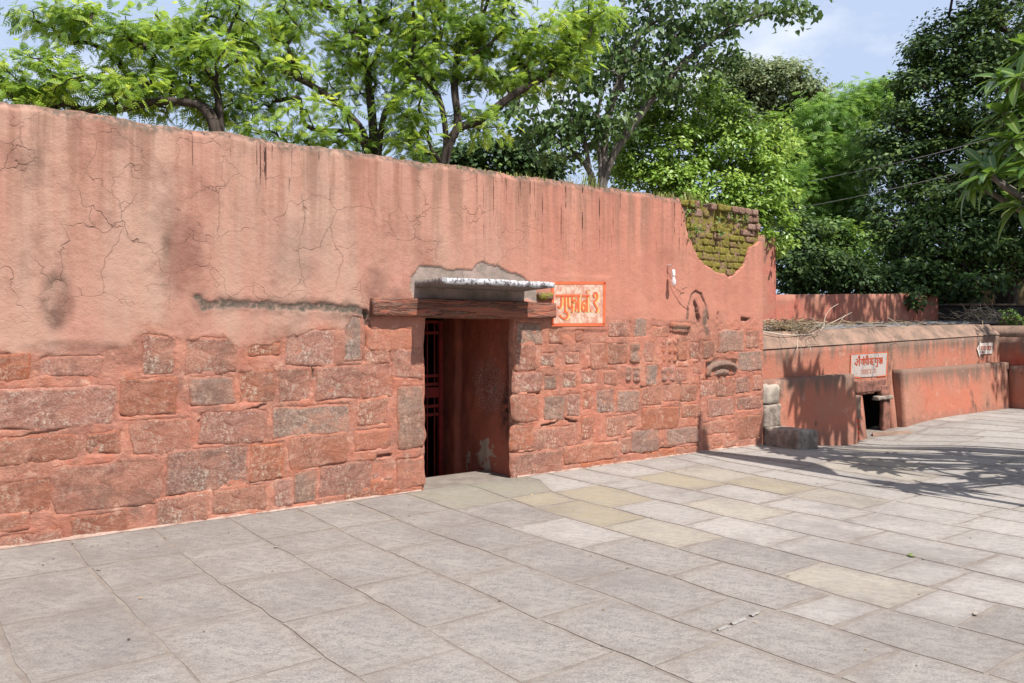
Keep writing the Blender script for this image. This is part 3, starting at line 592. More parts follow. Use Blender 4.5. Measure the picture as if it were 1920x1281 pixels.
# ---------------------------------------------------------------- stones bedded in the wall
GREYPX = [(398, 729), (567, 787), (768, 770), (566, 913), (1020, 640), (1040, 765), (1210, 690), (1375, 640), (1230, 840), (1160, 750), (1290, 815), (1035, 715), (1200, 615), (1390, 680), (530, 645), (660, 640)]
stone_n = 0
def stone(bx, kind=None, proud=None, rough=.015, name='stone', relief=None):
    global stone_n
    x0, y0, x1, y1 = bx; xm, ym = (x0 + x1) / 2, (y0 + y1) / 2; stone_n += 1; rr = random.Random(stone_n * 7 + 1)
    s0, s1 = W(x0, ym)[0], W(x1, ym)[0]; zt, zb_ = W(xm, y0)[1], W(xm, y1)[1]
    zb_ = max(zb_, -.08); w, h = s1 - s0, zt - zb_
    nx, nz2 = int(np.clip(w / .017, 9, 38)), int(np.clip(h / .017, 9, 24))
    a, b = [q.ravel() for q in np.meshgrid(np.linspace(-1, 1, nx), np.linspace(-1, 1, nz2), indexing='ij')]
    # pull the corners in, roughen the outline
    k1 = rr.uniform(.0, .12); a2 = a * (1 - k1 * np.abs(b) ** 5 * np.abs(a) ** 3); b2 = b * (1 - k1 * np.abs(a) ** 5 * np.abs(b) ** 3)
    sk, sk2 = rr.uniform(-.05, .05), rr.uniform(-.03, .03)
    s = (s0 + s1) / 2 + (w / 2 + .030) * (a2 + sk * b); z = (zt + zb_) / 2 + (h / 2 + .028) * (b2 + sk2 * a)
    p = np.stack([s, z, np.full_like(s, stone_n * 3.3)], 1); bord = np.maximum(np.abs(a), np.abs(b))
    s = s + (fbm(p * 9, 3) * .05 + fbm(p * 3.5 + 11, 2) * .07) * bord ** 2; z = z + (fbm(p * 9 + 31, 3) * .05 + fbm(p * 3.5 + 51, 2) * .07) * bord ** 2
    e = np.minimum((1 - np.abs(a)) * w / 2, (1 - np.abs(b)) * h / 2)
    pr_ = rr.uniform(-.008, .001) if proud is None else proud
    base = fbm(np.stack([s, z, s * 0], 1) * .9, 3) * .030
    prof = np.where(e <= 1e-6, -.025, 0) + pr_
    chis = np.abs(fbm(p * 8 + 40, 3)) * 2; chip = np.abs(fbm(p * [14, 26, 1] + 70, 3)) * 2
    d = base + prof + fbm(p * 6 + 3, 4) * rough * 1.0 + (.35 - chis) * rough * .9 + (.3 - chip) * rough * .9 + rr.uniform(-.008, .008) * a + rr.uniform(-.004, .006) * b
    if relief is not None: d = d + relief((a + 1) / 2, (b + 1) / 2)
    idx = np.arange(nx * nz2).reshape(nx, nz2); qd = np.stack([idx[:-1, :-1], idx[1:, :-1], idx[1:, 1:], idx[:-1, 1:]], -1).reshape(-1, 4)
    c = np.array([(s0 + s1) / 2, 0, (zt + zb_) / 2]); me = mk(np.stack([s, -d, z], 1) - c, qd, True); attr(me, 'edge', sstep(e, .06, .015))
    if kind is None:
        kind = 'grey' if any(x0 - 4 < gx < x1 + 4 and y0 - 4 < gy < y1 + 4 for gx, gy in GREYPX) else ('pink' if (xm > 960 or xm > 690) and rr.random() < .65 else 'red')
    o = link(name, me, STONE[kind], wall); o.location = c
    return o
for b_ in ST: stone(b_)
bumpf = lambda f: f
c4 = lambda t: zb((960, 540), 3.371, [t])[0]
cell = lambda u, v, n, m_: np.maximum(0, np.cos((u * n % 1 - .5) * np.pi * 1.1)) * np.maximum(0, np.cos((v * m_ % 1 - .5) * np.pi * 1.1))
tag(stone(c4((950, 335, 1040, 465)), 'pink', .008, .006, 'carved_stone', lambda u, v: .034 * cell(u, v, 3, 3) - .022), label='carved stone with rows of small pierced shapes')
tag(stone(c4((715, 500, 800, 582)), 'red', .008, .008, 'carved_stone', lambda u, v: .034 * cell(u, v, 2, 3) - .012), label='small worn carved stone with a face-like relief')
tag(stone(c4((745, 350, 805, 465)), 'grey', .008, .010, 'carved_stone', lambda u, v: .028 * cell(u, v * .8 + .1, 1, 2) - .008), label='small worn carved figure')
tag(stone(c4((945, 510, 1020, 590)), 'pink', .006, .008, 'carved_stone', lambda u, v: .024 * cell(u, v, 2, 2) - .01), label='square carved stone with knobbly relief')
tag(stone(c4((1010, 230, 1105, 276)), 'grey', .02, .006, 'carved_stone', lambda u, v: np.where(v > .55, .02, -.01 + .02 * cell(u, v * 0 + .5, 7, 1))), label='narrow moulded stone with a row of dentils')
tag(stone(c4((1225, 460, 1412, 552)), 'grey', .015, .012, 'carved_stone', lambda u, v: .025 * np.sin(np.hypot(u - .55, v - .2) * 16) * (v > .1) + .03 * (v - .3)), label='grey carved fragment with curved ridges')

# ---------------------------------------------------------------- bare bricks where the plaster has fallen
bm = []
zrow = 3.245; row = 0; br = random.Random(5)
while zrow > HOLE[:, 1].min() - .02:
    hh = br.uniform(.080, .098); s = 6.9 + br.uniform(0, .2)
    while s < SEND + .05:
        ww = br.choice([.10, .11, .12, .13, .15, .20]) * br.uniform(.9, 1.1); sc_, zc = s + ww / 2, zrow - hh / 2
        inside = inpoly(np.array([sc_, s + .03, s + ww - .03]), np.array([zc, zc, zc]), HOLE).sum()
        slim = SEND - .055 if zrow > 2.93 else SEND - .06
        if inside >= 1 and s + ww * .55 < slim:
            e_ = min(s + ww, slim + br.uniform(-.02, .02)); rt = s + ww > slim - .22
            out = (-.025 if row < 1 else (.0 if row < 3 and rt else .035)) + br.uniform(-.012, .014) + (.02 if row == 2 and not rt else 0)
            if br.random() > .03:
                me = rbox((s, out, zrow - hh + br.uniform(-.006, .004)), (e_, out + .16, zrow - .004 + br.uniform(-.006, .006)), .022, .013, .012, 18, br.random() * 99, maxn=7)
                v = np.empty(len(me.vertices) * 3, np.float32); me.vertices.foreach_get('co', v); v = v.reshape(-1, 3); c = v.mean(0)
                rot = br.uniform(-.06, .06); q = v - c; v2 = q.copy(); v2[:, 0] = q[:, 0] * math.cos(rot) - q[:, 2] * math.sin(rot); v2[:, 2] = q[:, 0] * math.sin(rot) + q[:, 2] * math.cos(rot)
                me.vertices.foreach_set('co', v2.astype(np.float32).ravel())
                o = link('brick', me, BRICKB if (rt and row < 4) or (row < 2 and br.random() < .35) else BRICK, wall); o.location = c
        s += ww + br.uniform(.010, .020)
    zrow -= hh + br.uniform(.003, .008); row += 1
# rough mortar bed between the bricks
hs = np.arange(6.95, SEND - .03, .02); hz = np.arange(HOLE[:, 1].min() - .05, 3.2, .02); A, B = [q.ravel() for q in np.meshgrid(hs, hz, indexing='ij')]
q = np.stack([A, B, A * 0], 1); idx = np.arange(len(A)).reshape(len(hs), len(hz)); qd = np.stack([idx[:-1, :-1], idx[1:, :-1], idx[1:, 1:], idx[:-1, 1:]], -1).reshape(-1, 4)
link('mortar_bed', mk(np.stack([A, .052 + fbm(q * 12, 4) * .06, B], 1), qd, True), BRICK, wall)

# ---------------------------------------------------------------- doorway: lintel, canopy, passage
ls0, ls1 = W(693, 580)[0], W(1036, 580)[0]; lz0, lz1 = W(860, 597)[1], W(860, 563)[1]
me = rbox((ls0, -.075, lz0), (ls1, .3, lz1), .03, .018, .012, 5, 3, maxn=70, fn=lambda v: v + np.stack([fbm(v * [1, 4, 9], 3) * .03 * 0, fbm(v * [2.5, 6, 14], 3) * .035, fbm(v * [1.2, 3, 3] + 5, 3) * .035], 1))
link('lintel', me, WOOD, wall)
BL = W(779, 531)
CD = .50; cs0 = BL[0]; cs1 = W(1040, 533, CD)[0]; cz0, cz1 = W(940, 539, CD)[1], W(940, 527, CD)[1]
me = rbox((cs0, -CD, cz0), (cs1, .12, cz1), .045, .008, .006, 9, 8, maxn=44, fn=lambda v: v + np.stack([fbm(v * 6, 3) * .015, fbm(v * [5, 1, 1] + 3, 3) * .05 * (v[:, 1] < -.2), v[:, 1] * -.03 + fbm(v * 4 + 8, 3) * .012], 1))
link('door_canopy', me, CANOPY, wall)
# small mossy stone behind the right end of the lintel
me = rbox((W(1008, 555)[0], -.05, W(1020, 563)[1]), (W(1034, 555)[0], .1, W(1020, 549)[1]), .03, .02, .02, 9, 4); link('mossy_stone', me, BRICK, wall)
PDEP = 1.45
def passage_wall(s, side):
    ys = np.linspace(.06, PDEP, 46); zz = np.linspace(-1.2, DZ + .25, 80); A, B = [q.ravel() for q in np.meshgrid(ys, zz, indexing='ij')]
    q = np.stack([A, B, A * 0 + s], 1); off = fbm(q * 2, 4) * .06 + fbm(q * 9, 4) * .02
    pil = sstep(A, PDEP - .32, PDEP - .30) * .05
    idx = np.arange(len(A)).reshape(len(ys), len(zz)); qd = np.stack([idx[:-1, :-1], idx[1:, :-1], idx[1:, 1:], idx[:-1, 1:]], -1).reshape(-1, 4)
    if side > 0: qd = qd[:, ::-1]
    edge = sstep(A, .2, .0)
    me = mk(np.stack([s + side * (.0 + .03 * (1 - edge)) + off * (1 - edge * .7) - side * pil, A, B], 1), qd, True)
    attr(me, 'worn', sstep(((A - .55) / .35) ** 2 + ((B - .95) / .33) ** 2, 1.3, .3) + .12); attr(me, 'black', sstep(np.abs(A - .12 + fbm(q * 4, 3) * .3), .22, .02) * sstep(np.abs(B - .95), .75, .3))
    attr(me, 'bare', .72 * sstep(((A - .58) / .25) ** 2 + ((B - .17) / .22) ** 2, 1.6, .2) + .6 * sstep(((A - .95) / .08) ** 2 + ((B - .05) / .2) ** 2, 1.5, .2))
    link('passage_wall', me, PASSAGE, wall)
passage_wall(DS1, 1); passage_wall(DS0, -1)
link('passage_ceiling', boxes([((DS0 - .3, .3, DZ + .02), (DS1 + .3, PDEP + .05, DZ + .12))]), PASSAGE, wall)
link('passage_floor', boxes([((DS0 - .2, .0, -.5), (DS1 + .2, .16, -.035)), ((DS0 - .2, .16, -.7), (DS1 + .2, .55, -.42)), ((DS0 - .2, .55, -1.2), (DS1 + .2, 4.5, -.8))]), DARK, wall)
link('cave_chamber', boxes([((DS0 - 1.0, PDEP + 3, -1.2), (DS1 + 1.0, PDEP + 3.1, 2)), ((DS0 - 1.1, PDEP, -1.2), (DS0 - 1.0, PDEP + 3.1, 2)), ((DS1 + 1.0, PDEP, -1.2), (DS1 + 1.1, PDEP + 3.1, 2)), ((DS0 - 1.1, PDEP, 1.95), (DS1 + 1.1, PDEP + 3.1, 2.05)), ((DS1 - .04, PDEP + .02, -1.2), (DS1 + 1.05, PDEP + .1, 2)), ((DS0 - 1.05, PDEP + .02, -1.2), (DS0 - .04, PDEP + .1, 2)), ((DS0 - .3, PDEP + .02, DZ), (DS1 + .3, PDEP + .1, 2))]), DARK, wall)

gate = wall_empty('iron_gate', label='red iron bar gate deep inside the dark doorway', cat='gate')
gy = PDEP - .10; gz0, gz1 = -.75, DZ - .02; gb = lambda nm, a, b: link(nm, boxes([(a, b)]), IRON, gate)
gb('frame_post', (DS1 - .14, gy - .03, gz0), (DS1 - .085, gy + .02, gz1)); gb('frame_post', (DS0 + .03, gy - .03, gz0), (DS0 + .08, gy + .02, gz1))
for z_ in (gz0 + .06, gz0 + .42, .56, .66, .92, 1.02, gz1 - .16, gz1 - .03): gb('rail', (DS0 + .08, gy - .012, z_), (DS1 - .14, gy + .012, z_ + .035))
gb('lock_plate', (DS1 - .42, gy - .02, .78), (DS1 - .14, gy + .014, .90))
nb = 9
for i in range(nb):
    sx_ = DS0 + .08 + (DS1 - DS0 - .22) * (i + .5) / nb; v, f = tubes([(np.array([[sx_, gy, gz0], [sx_, gy, gz1]]), .009)], 6); link('bar', mk(v, f, True), IRON, gate)

# ---------------------------------------------------------------- painted signs
def flat_mat(name, c, c2=None, sc=30, r=.85, lo=.4, hi=.62):
    m = M(name, r, .2); col = c
    if c2 is not None: col = m.mix(m.ramp(m.noise(sc, 5, .7), lo, hi), c, c2)
    m.bump(m.noise(60, 4, .7), .25, .01); return m.done(col)
SWHITE = flat_mat('sign_whitewash', lin(222, 160, 136, KW), lin(240, 212, 188, KW), 11, lo=.42, hi=.60); SORANGE = flat_mat('sign_orange', lin(246, 126, 80, KW), lin(236, 112, 76, KW), 12)
SYEL = flat_mat('sign_yellow', lin(250, 206, 132, KW)); SRED = flat_mat('sign_red', lin(204, 80, 48, KW), lin(226, 120, 84, KW), 26, lo=.45, hi=.75); SGREY = flat_mat('sign_greywhite', lin(206, 190, 180, KW), lin(176, 158, 146, KW), 7, lo=.48, hi=.75); SPURE = flat_mat('sign_white', lin(252, 238, 224, KW), lin(238, 210, 190, KW), 20, lo=.5, hi=.7)
def sheet(paths, width, off, sc, d, px_poly=None):
    """ribbons following painted strokes (or one filled outline) -> mesh on the plane d metres in front of the wall"""
    V, Fq = [], []
    def loc(x, y): s, z = W(off[0] + x / sc, off[1] + y / sc, d); return (s, -d, z)
    if px_poly is not None: V = [loc(x, y) for x, y in px_poly]; return mk(V, [tuple(range(len(V)))[::-1]])
    for pth in paths:
        w = width
        if isinstance(pth, tuple): pth, w = pth
        p = np.array(pth, float)
        if len(p) > 2: p = curve(p, 5 * len(p))
        t = np.gradient(p, axis=0); t /= np.maximum(np.linalg.norm(t, axis=1, keepdims=True), 1e-9); n = np.stack([-t[:, 1], t[:, 0]], 1) * w / 2
        o_ = len(V); m_ = len(p)
        for a, b in zip(p, n): V.append(loc(*(a + b))); V.append(loc(*(a - b)))
        Fq += [(o_ + 2 * i, o_ + 2 * i + 1, o_ + 2 * i + 3, o_ + 2 * i + 2) for i in range(m_ - 1)]
    return mk(V, Fq)
ring = lambda x, y, r: [(x + r * math.cos(t), y + r * math.sin(t)) for t in np.linspace(0, 2 * math.pi, 9)]
o1, k1 = (1020, 510), 11.646
sg = wall_empty('painted_sign', label='orange framed whitish painted sign with orange lettering right of the doorway', cat='sign')
sgp = link('panel', sheet(None, 0, o1, k1, .0145, [(190, 240), (1320, 240), (1320, 1150), (190, 1150)]), SWHITE, sg)
link('border', sheet([([(165, 243), (1350, 243)], 62), ([(190, 230), (193, 1165)], 56), ([(1322, 230), (1310, 1165)], 56), ([(170, 1155), (1330, 1150)], 66)], 55, o1, k1, .0175), SORANGE, sgp)
TXT = [([(265, 518), (795, 518)], 52), ([(828, 524), (1000, 524)], 46), [(378, 530), (382, 640), (372, 735), (338, 782), (302, 745)], ([(455, 530), (460, 700), (462, 870)], 44), [(430, 875), (500, 885), (518, 950), (480, 1012), (420, 1015), (365, 975), (345, 930)],
       [(530, 530), (530, 640), (540, 740), (580, 785), (612, 740)], ([(613, 530), (616, 880)], 42), [(612, 680), (655, 612), (700, 650), (706, 770), (680, 850)], ([(752, 530), (757, 872)], 44), ([(940, 530), (940, 872)], 42), [(935, 650), (870, 635), (830, 720), (845, 830), (888, 850), (905, 770), (870, 700)],
       ([(920, 432), (952, 432)], 46), ([(1005, 845), (1038, 845)], 44), [(1100, 560), (1085, 490), (1128, 452), (1162, 500), (1150, 590), (1095, 650), (1115, 720), (1160, 790), (1158, 850), (1120, 868)]]
def shift(T, dx, dy): return [([(x + dx, y + dy) for x, y in t[0]], t[1]) if isinstance(t, tuple) else [(x + dx, y + dy) for x, y in t] for t in T]
link('lettering_shadow', sheet(shift(TXT, 26, 16), 46, o1, k1, .0165), SYEL, sgp)
link('lettering', sheet(TXT, 42, o1, k1, .0195), SORANGE, sgp)

# ---------------------------------------------------------------- hanging bulb and wire
bulb = wall_empty('hanging_bulb', label='clear light bulb in a white holder hanging on a wire against the wall', cat='light bulb')
bs, bz = W(1253, 498); GL = M('bulb_glass', .08, .6); GL.b.inputs['Alpha'].default_value = 1; GL.b.inputs['Transmission Weight'].default_value = .55; GL.done((.9, .88, .86, 1)); WPL = simple('white_plastic', (.8, .78, .76, 1), None, bump=0, rough=.4)
def lathe(prof, n=14):
    v = [(r * math.cos(2 * math.pi * i / n), r * math.sin(2 * math.pi * i / n), z) for r, z in prof for i in range(n)]
    f = [(j * n + i, j * n + (i + 1) % n, (j + 1) * n + (i + 1) % n, (j + 1) * n + i) for j in range(len(prof) - 1) for i in range(n)]
    return mk(v, f, True)
by = -.085
for nm, prof, mt in (('bulb_holder', [(.004, .0), (.018, -.004), (.021, -.03), (.023, -.07), (.019, -.085), (.001, -.086)], WPL), ('glass_bulb', [(.016, -.084), (.019, -.10), (.030, -.135), (.034, -.16), (.029, -.185), (.015, -.2), (.001, -.203)], GL.m)):
    o = link(nm, lathe(prof), mt, bulb); o.location = (bs, by, bz - .055)
WIRE = simple('thin_cable', (.55, .30, .24, 1), None, bump=0); NAIL = simple('pale_metal', (.6, .58, .55, 1), None, bump=0, rough=.4)
def wpts(L_, d=.03): return np.array([(W(x, y, d)[0], -d, W(x, y, d)[1]) for x, y in L_])
w1 = np.array([(bs, by, bz - .055), (bs - .005, by, bz - .02), (bs + .005, -.02, bz)])
for pth, r_ in ((w1, .0035), (wpts([(1254, 498), (1262, 512), (1268, 530), (1280, 540), (1279, 548)]), .003), (wpts([(1258, 520), (1266, 540), (1276, 556), (1284, 568), (1292, 574)]), .003), (wpts([(1275, 550), (1276, 560), (1290, 572)]), .003)):
    v, f = tubes([(curve(pth, 14), r_)], 5); link('cable', mk(v, f, True), WIRE, bulb)
v, f = tubes([(np.array([(bs - .01, -.06, bz + .003), (bs - .01, .02, bz + .003)]), .006)], 6); link('nail', mk(v, f, True), NAIL, bulb)
v, f = tubes([(wpts([(1280, 542), (1284, 540), (1288, 539)], .04), .005)], 5); link('twig', mk(v, f, True), simple('twig_bark', (.12, .07, .05, 1), None, bump=0), bulb)

# ================================================================ SECOND CAVE: low wall with chamfered top and its own door
def mat_cave(name, zt, dark=.6, zl=None, base=(212, 130, 104)):
    m = M(name, .92, .2); n1 = m.noise(1.4, 5, .6); n2 = m.noise(7, 6, .7); sep = m.n('SeparateXYZ'); m.t.links.new(m.co.outputs['Object'], sep.inputs[0])
    st = m.noise(1, 6, .62, stretch=(6, 6, .6)); col = m.mix(m.ramp(n1, .3, .7), lin(*base, KW), lin(198, 140, 116, KW))
    col = m.mix(m.math('MULTIPLY', m.ramp(n2, .55, .75), .4), col, lin(228, 162, 134, KW))
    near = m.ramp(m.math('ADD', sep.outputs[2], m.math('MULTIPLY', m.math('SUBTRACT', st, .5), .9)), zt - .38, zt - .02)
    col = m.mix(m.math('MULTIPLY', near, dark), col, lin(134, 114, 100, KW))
    blot = m.ramp(m.noise(1, 5, .6, stretch=(3.2, 3.2, 1.3), loc=(4, 0, 2)), .60, .70); col = m.mix(m.math('MULTIPLY', blot, .8), col, lin(118, 96, 82, KW))
    spl = m.math('MULTIPLY', m.ramp(m.math('ADD', sep.outputs[2], m.math('MULTIPLY', m.math('SUBTRACT', n2, .5), .5)), .16, -.05), .6); col = m.mix(spl, col, lin(158, 118, 102, KW))
    col = m.mix(m.math('MULTIPLY', m.ramp(m.noise(16, 6, .75), .56, .70), .35), col, lin(176, 112, 94, KW)); col = m.mix(m.math('MULTIPLY', m.ramp(m.noise(4, 7, .75, loc=(2, 9, 1)), .58, .68), .5), col, lin(232, 190, 170, KW))
    m.bump(n2, .6, .03); m.bump(m.noise(60, 4, .7), .35, .01)
    return m.done(col)
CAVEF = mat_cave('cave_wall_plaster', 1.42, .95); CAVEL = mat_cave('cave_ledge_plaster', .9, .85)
CHAM = simple('weathered_chamfer', lin(178, 144, 124, KW), lin(130, 110, 96, KW), 3, .93, .5, 20)
ROOFM = simple('gravel_roof', lin(200, 196, 194, KG), lin(128, 122, 118, KG), 12, .95, .8, 30)
RSTONE = simple('weathered_red_stone', lin(172, 118, 100, KW), lin(118, 84, 72, KW), 10, .93, .8, 28)
cw = wall_empty('cave_wall', label='low salmon wall with sloping top and a small stone framed cave door', cat='wall')
FY, BY = .35, .17                                  # wall face and ledge face behind the line of the main wall
sA, sB = W(1424, 700, -FY)[0] - .3, W(1874, 700, -FY)[0]
zc0, zc1, zt0, zt1 = 1.285, 1.475, 1.53, 1.69
lerp = lambda s, a, b: a + (b - a) * (s - sA) / (sB - sA)
batter = lambda v: np.stack([v[:, 0], v[:, 1] - np.where(v[:, 1] < FY + .1, .09 * np.maximum(0, (.85 - v[:, 2]) / .85), 0), np.where(v[:, 2] > 0, v[:, 2] * lerp(v[:, 0], zc0, zc1) / 1.5, v[:, 2])], 1)
ds0, ds1 = W(1614, 780, -FY)[0], W(1664, 780, -FY)[0]; dzt = W(1632, 733, -FY)[1]
for a, b, z0 in ((sA, ds0, -.6), (ds1, sB, -.6), (ds0 - .01, ds1 + .01, dzt)):
    z0 = z0 * 1.5 / lerp(ds0, zc0, zc1) if z0 > 0 else z0
    link('wall_face', rbox((a, FY + (.004 if z0 > 0 else 0), z0), (b, FY + .12, 1.5), .12, .01, .006, 3, a, batter, maxn=50), CAVEF, cw)
# chamfer
n = 60; ss = np.linspace(sA, sB, n); V = []
for s in ss:
    a, b = lerp(s, zc0, zc1), lerp(s, zt0, zt1); w_ = fbm(np.array([[s * 2, 0, 0]]), 3)[0] * .03; w2 = fbm(np.array([[s * 3, 5, 0]]), 3)[0] * .03
    V += [(s, FY - .012, a + .002), (s, FY + .20 + w_, b + w2), (s, FY + .55, b + .01 + w2), (s, FY + .55, a - .1), (s, FY + .02, a - .01)]
link('chamfer', mk(V, [(i * 5 + j, i * 5 + (j + 1) % 5, (i + 1) * 5 + (j + 1) % 5, (i + 1) * 5 + j) for i in range(n - 1) for j in range(5)] + [(0, 4, 3, 2, 1), tuple((n - 1) * 5 + j for j in range(5))]), CHAM, cw)
lzl = lambda s: np.interp(s, [9, 17.6], [.86, .925])
ledge_fn = lambda v: np.stack([v[:, 0], v[:, 1] - np.where(v[:, 1] < FY, .05 * np.maximum(0, (.8 - v[:, 2]) / .8), 0), np.where(v[:, 2] > .5, v[:, 2] - .9 + lzl(v[:, 0]), v[:, 2])], 1)
link('ledge', rbox((sA, BY, -.6), (W(1604, 760, -BY)[0], FY + .02, .9), .08, .03, .008, 3, 2, ledge_fn, maxn=40), CAVEL, cw)
link('ledge', rbox((W(1692, 760, -BY)[0], BY, -.6), (sB + .02, FY + .02, .9), .08, .015, .008, 3, 5, ledge_fn, maxn=50), CAVEL, cw)
def cpx(x0, y0, x1, y1, ya, yb, mat, nm, seed=1, amp=.012, r=.012):
    d = -ya; xm, ym = (x0 + x1) / 2, (y0 + y1) / 2
    return link(nm, rbox((W(x0, ym, d)[0], ya, W(xm, y1, d)[1]), (W(x1, ym, d)[0], yb, W(xm, y0, d)[1]), .03, r, amp, 9, seed, maxn=20), mat, cw)
cpx(1605, 713, 1662, 736, .29, .50, RSTONE, 'door_lintel', 1, .02); cpx(1648, 742, 1675, 750, .25, .38, BLACKM, 'capital', 2, .006); cpx(1657, 750, 1670, 830, .29, .37, RSTONE, 'door_pillar', 3)
cpx(1654, 722, 1668, 743, .28, .38, RSTONE, 'corbel', 4, .03); cpx(1604, 742, 1615, 838, .25, .34, CHAM, 'door_jamb', 5, .006)
cpx(1604, 734, 1640, 740, .30, .5, RSTONE, 'door_head', 6)
for k, y_ in enumerate((786, 797, 808, 818)): cpx(1606, y_, 1612, y_ + 8, .231, .26, SRED, 'red_mark', 7 + k, .002, .004)
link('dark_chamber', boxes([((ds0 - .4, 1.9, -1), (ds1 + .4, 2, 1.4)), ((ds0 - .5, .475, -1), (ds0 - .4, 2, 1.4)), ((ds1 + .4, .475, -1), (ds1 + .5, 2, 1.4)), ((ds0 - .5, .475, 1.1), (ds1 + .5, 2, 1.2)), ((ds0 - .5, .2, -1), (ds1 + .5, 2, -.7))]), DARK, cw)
# rounded sill beside the door
q0 = W(1650, 815, -.1)[0]; v, f = tubes([(np.array([(q0 + .10, .28, -.24), (q0 + .22, .1, -.23), (q0 + .5, -.12, -.21), (q0 + .68, -.22, -.22)]), [.11, .12, .12, .09])], 14); link('door_sill', mk(v, f, True), CHAM, cw)
# flat roof behind the chamfer
A, B = [q.ravel() for q in np.meshgrid(np.linspace(sA, 20, 120), np.linspace(FY + .5, 4.6, 50), indexing='ij')]; q = np.stack([A, B, A * 0], 1)
idx = np.arange(len(A)).reshape(120, 50); qd = np.stack([idx[:-1, :-1], idx[1:, :-1], idx[1:, 1:], idx[:-1, 1:]], -1).reshape(-1, 4)
link('roof', mk(np.stack([A, B, lerp(A, zt0, zt1) - .005 + .035 * (B - FY) + fbm(q * 2.5, 4) * .06 + fbm(q * 9, 3) * .04], 1), qd, True), ROOFM, cw)
# side wall that closes the yard on the right
rw = wall_empty('side_wall', label='dark red low wall closing the yard at the right edge', cat='wall')
link('wall_face', rbox((sB + .03, -3.2, -.6), (sB + .45, FY + .4, 1.43), .15, .02, .008, 3, 4, maxn=40), mat_cave('side_wall_plaster', 1.4, .8, base=(196, 96, 74)), rw)
link('chamfer', rbox((sB + .035, -3.2, 1.42), (sB + .5, FY + .4, 1.66), .12, .03, .012, 3, 5, fn=lambda v: np.stack([v[:, 0] + .14 * np.clip((v[:, 2] - 1.43) / .2, 0, 1) * (v[:, 0] < sB + .2), v[:, 1], v[:, 2]], 1), maxn=40), CHAM, rw)
link('ledge', rbox((sB - .1, -3.2, -.6), (sB + .04, BY - .03, .86), .15, .03, .008, 3, 6, maxn=40), CAVEL, rw)
# rear wall with a tall end pier, behind the cave roof
px_, py_ = SD(*P(1457, 600, 15.0)[:2]); RY = -py_
bw = wall_empty('rear_wall', label='weathered salmon wall behind the cave roof with a tall end pier', cat='wall')
REARM = mat_cave('rear_wall_plaster', 2.3, .35, base=(214, 124, 104)); PIERM = mat_cave('pier_plaster', 3.2, .45, base=(204, 118, 102))
zt_ = lambda s: np.interp(s, [px_, px_ + 6.2], [2.236, 2.42])
link('low_wall', rbox((px_ - .01, RY + .1, 1.2), (px_ + 6.4, RY + .45, 2.3), .15, .02, .01, 3, 1, lambda v: np.stack([v[:, 0], v[:, 1], np.where(v[:, 2] > 2, v[:, 2] - 2.3 + zt_(v[:, 0]), v[:, 2])], 1), maxn=45), REARM, bw)
link('pier', rbox((px_ - .8, RY, 1.2), (px_, RY + .55, P(1445, 442, 15)[2]), .12, .05, .012, 3, 2, maxn=30), PIERM, bw)
# near-black coloured platform and old brick wall far right
pf = empty('stone_platform', label='dark low stone platform behind the cave roof', cat='platform'); a, b = P(1738, 600, 19.3), P(2150, 600, 22)
DARKST = simple('dark_stone', (.05, .045, .042, 1), (.025, .022, .02, 1), 4, .95, .5, 15)
link('platform_body', rbox((a[0], a[1], 1.3), (b[0], a[1] + 2.4, 2.14), .2, .03, .02, 2, 1), DARKST, pf); link('edge_slab', rbox((a[0] + .5, a[1] - .04, 2.145), (b[0], a[1] + 2.4, 2.2), .2, .015, .01, 3, 2), COPE, pf)
m = M('far_brickwork', .95, .15); bt = m.n('TexBrick'); bt.inputs['Scale'].default_value = 4; bt.inputs['Mortar Size'].default_value = .03; bt.inputs['Brick Width'].default_value = .9; bt.inputs['Row Height'].default_value = .34
mpn = m.n('Mapping'); m.t.links.new(m.co.outputs['Object'], mpn.inputs[0]); mpn.inputs['Rotation'].default_value = (R(90), 0, 0); m.t.links.new(mpn.outputs[0], bt.inputs['Vector'])
bt.inputs['Color1'].default_value = (.15, .07, .04, 1); bt.inputs['Color2'].default_value = (.20, .11, .055, 1); bt.inputs['Mortar'].default_value = (.12, .09, .06, 1); m.bump(bt.outputs['Fac'], -.5, .02)
FB = m.done(m.mix(m.ramp(m.noise(1.5, 5, .6), .4, .65), bt.outputs['Color'], (.09, .08, .04, 1)))
a, b = P(1700, 505, 24), P(2200, 505, 24); fbw = rbox((a[0], 24, 1.2), (b[0], 24.4, a[2]), .3, .02, .02, 2, 3)
link('brick_wall', fbw, FB, label='old dark brick wall under the trees at far right', cat='wall')
# raised ground behind the walls
te = wall_empty('terrace', kind='structure'); link('earth_bank', boxes([((-14, .53, -.6), (DS0 - 1.2, 40, 2.95)), ((DS1 + 1.2, .53, -.6), (8.9, 40, 2.95)), ((DS0 - 1.2, 4.7, -.6), (DS1 + 1.2, 40, 2.95)), ((DS0 - 1.2, .53, 2.1), (DS1 + 1.2, 4.7, 2.95)), ((8.9, 4.4, -.6), (40, 60, 1.66))]), EARTH, te)

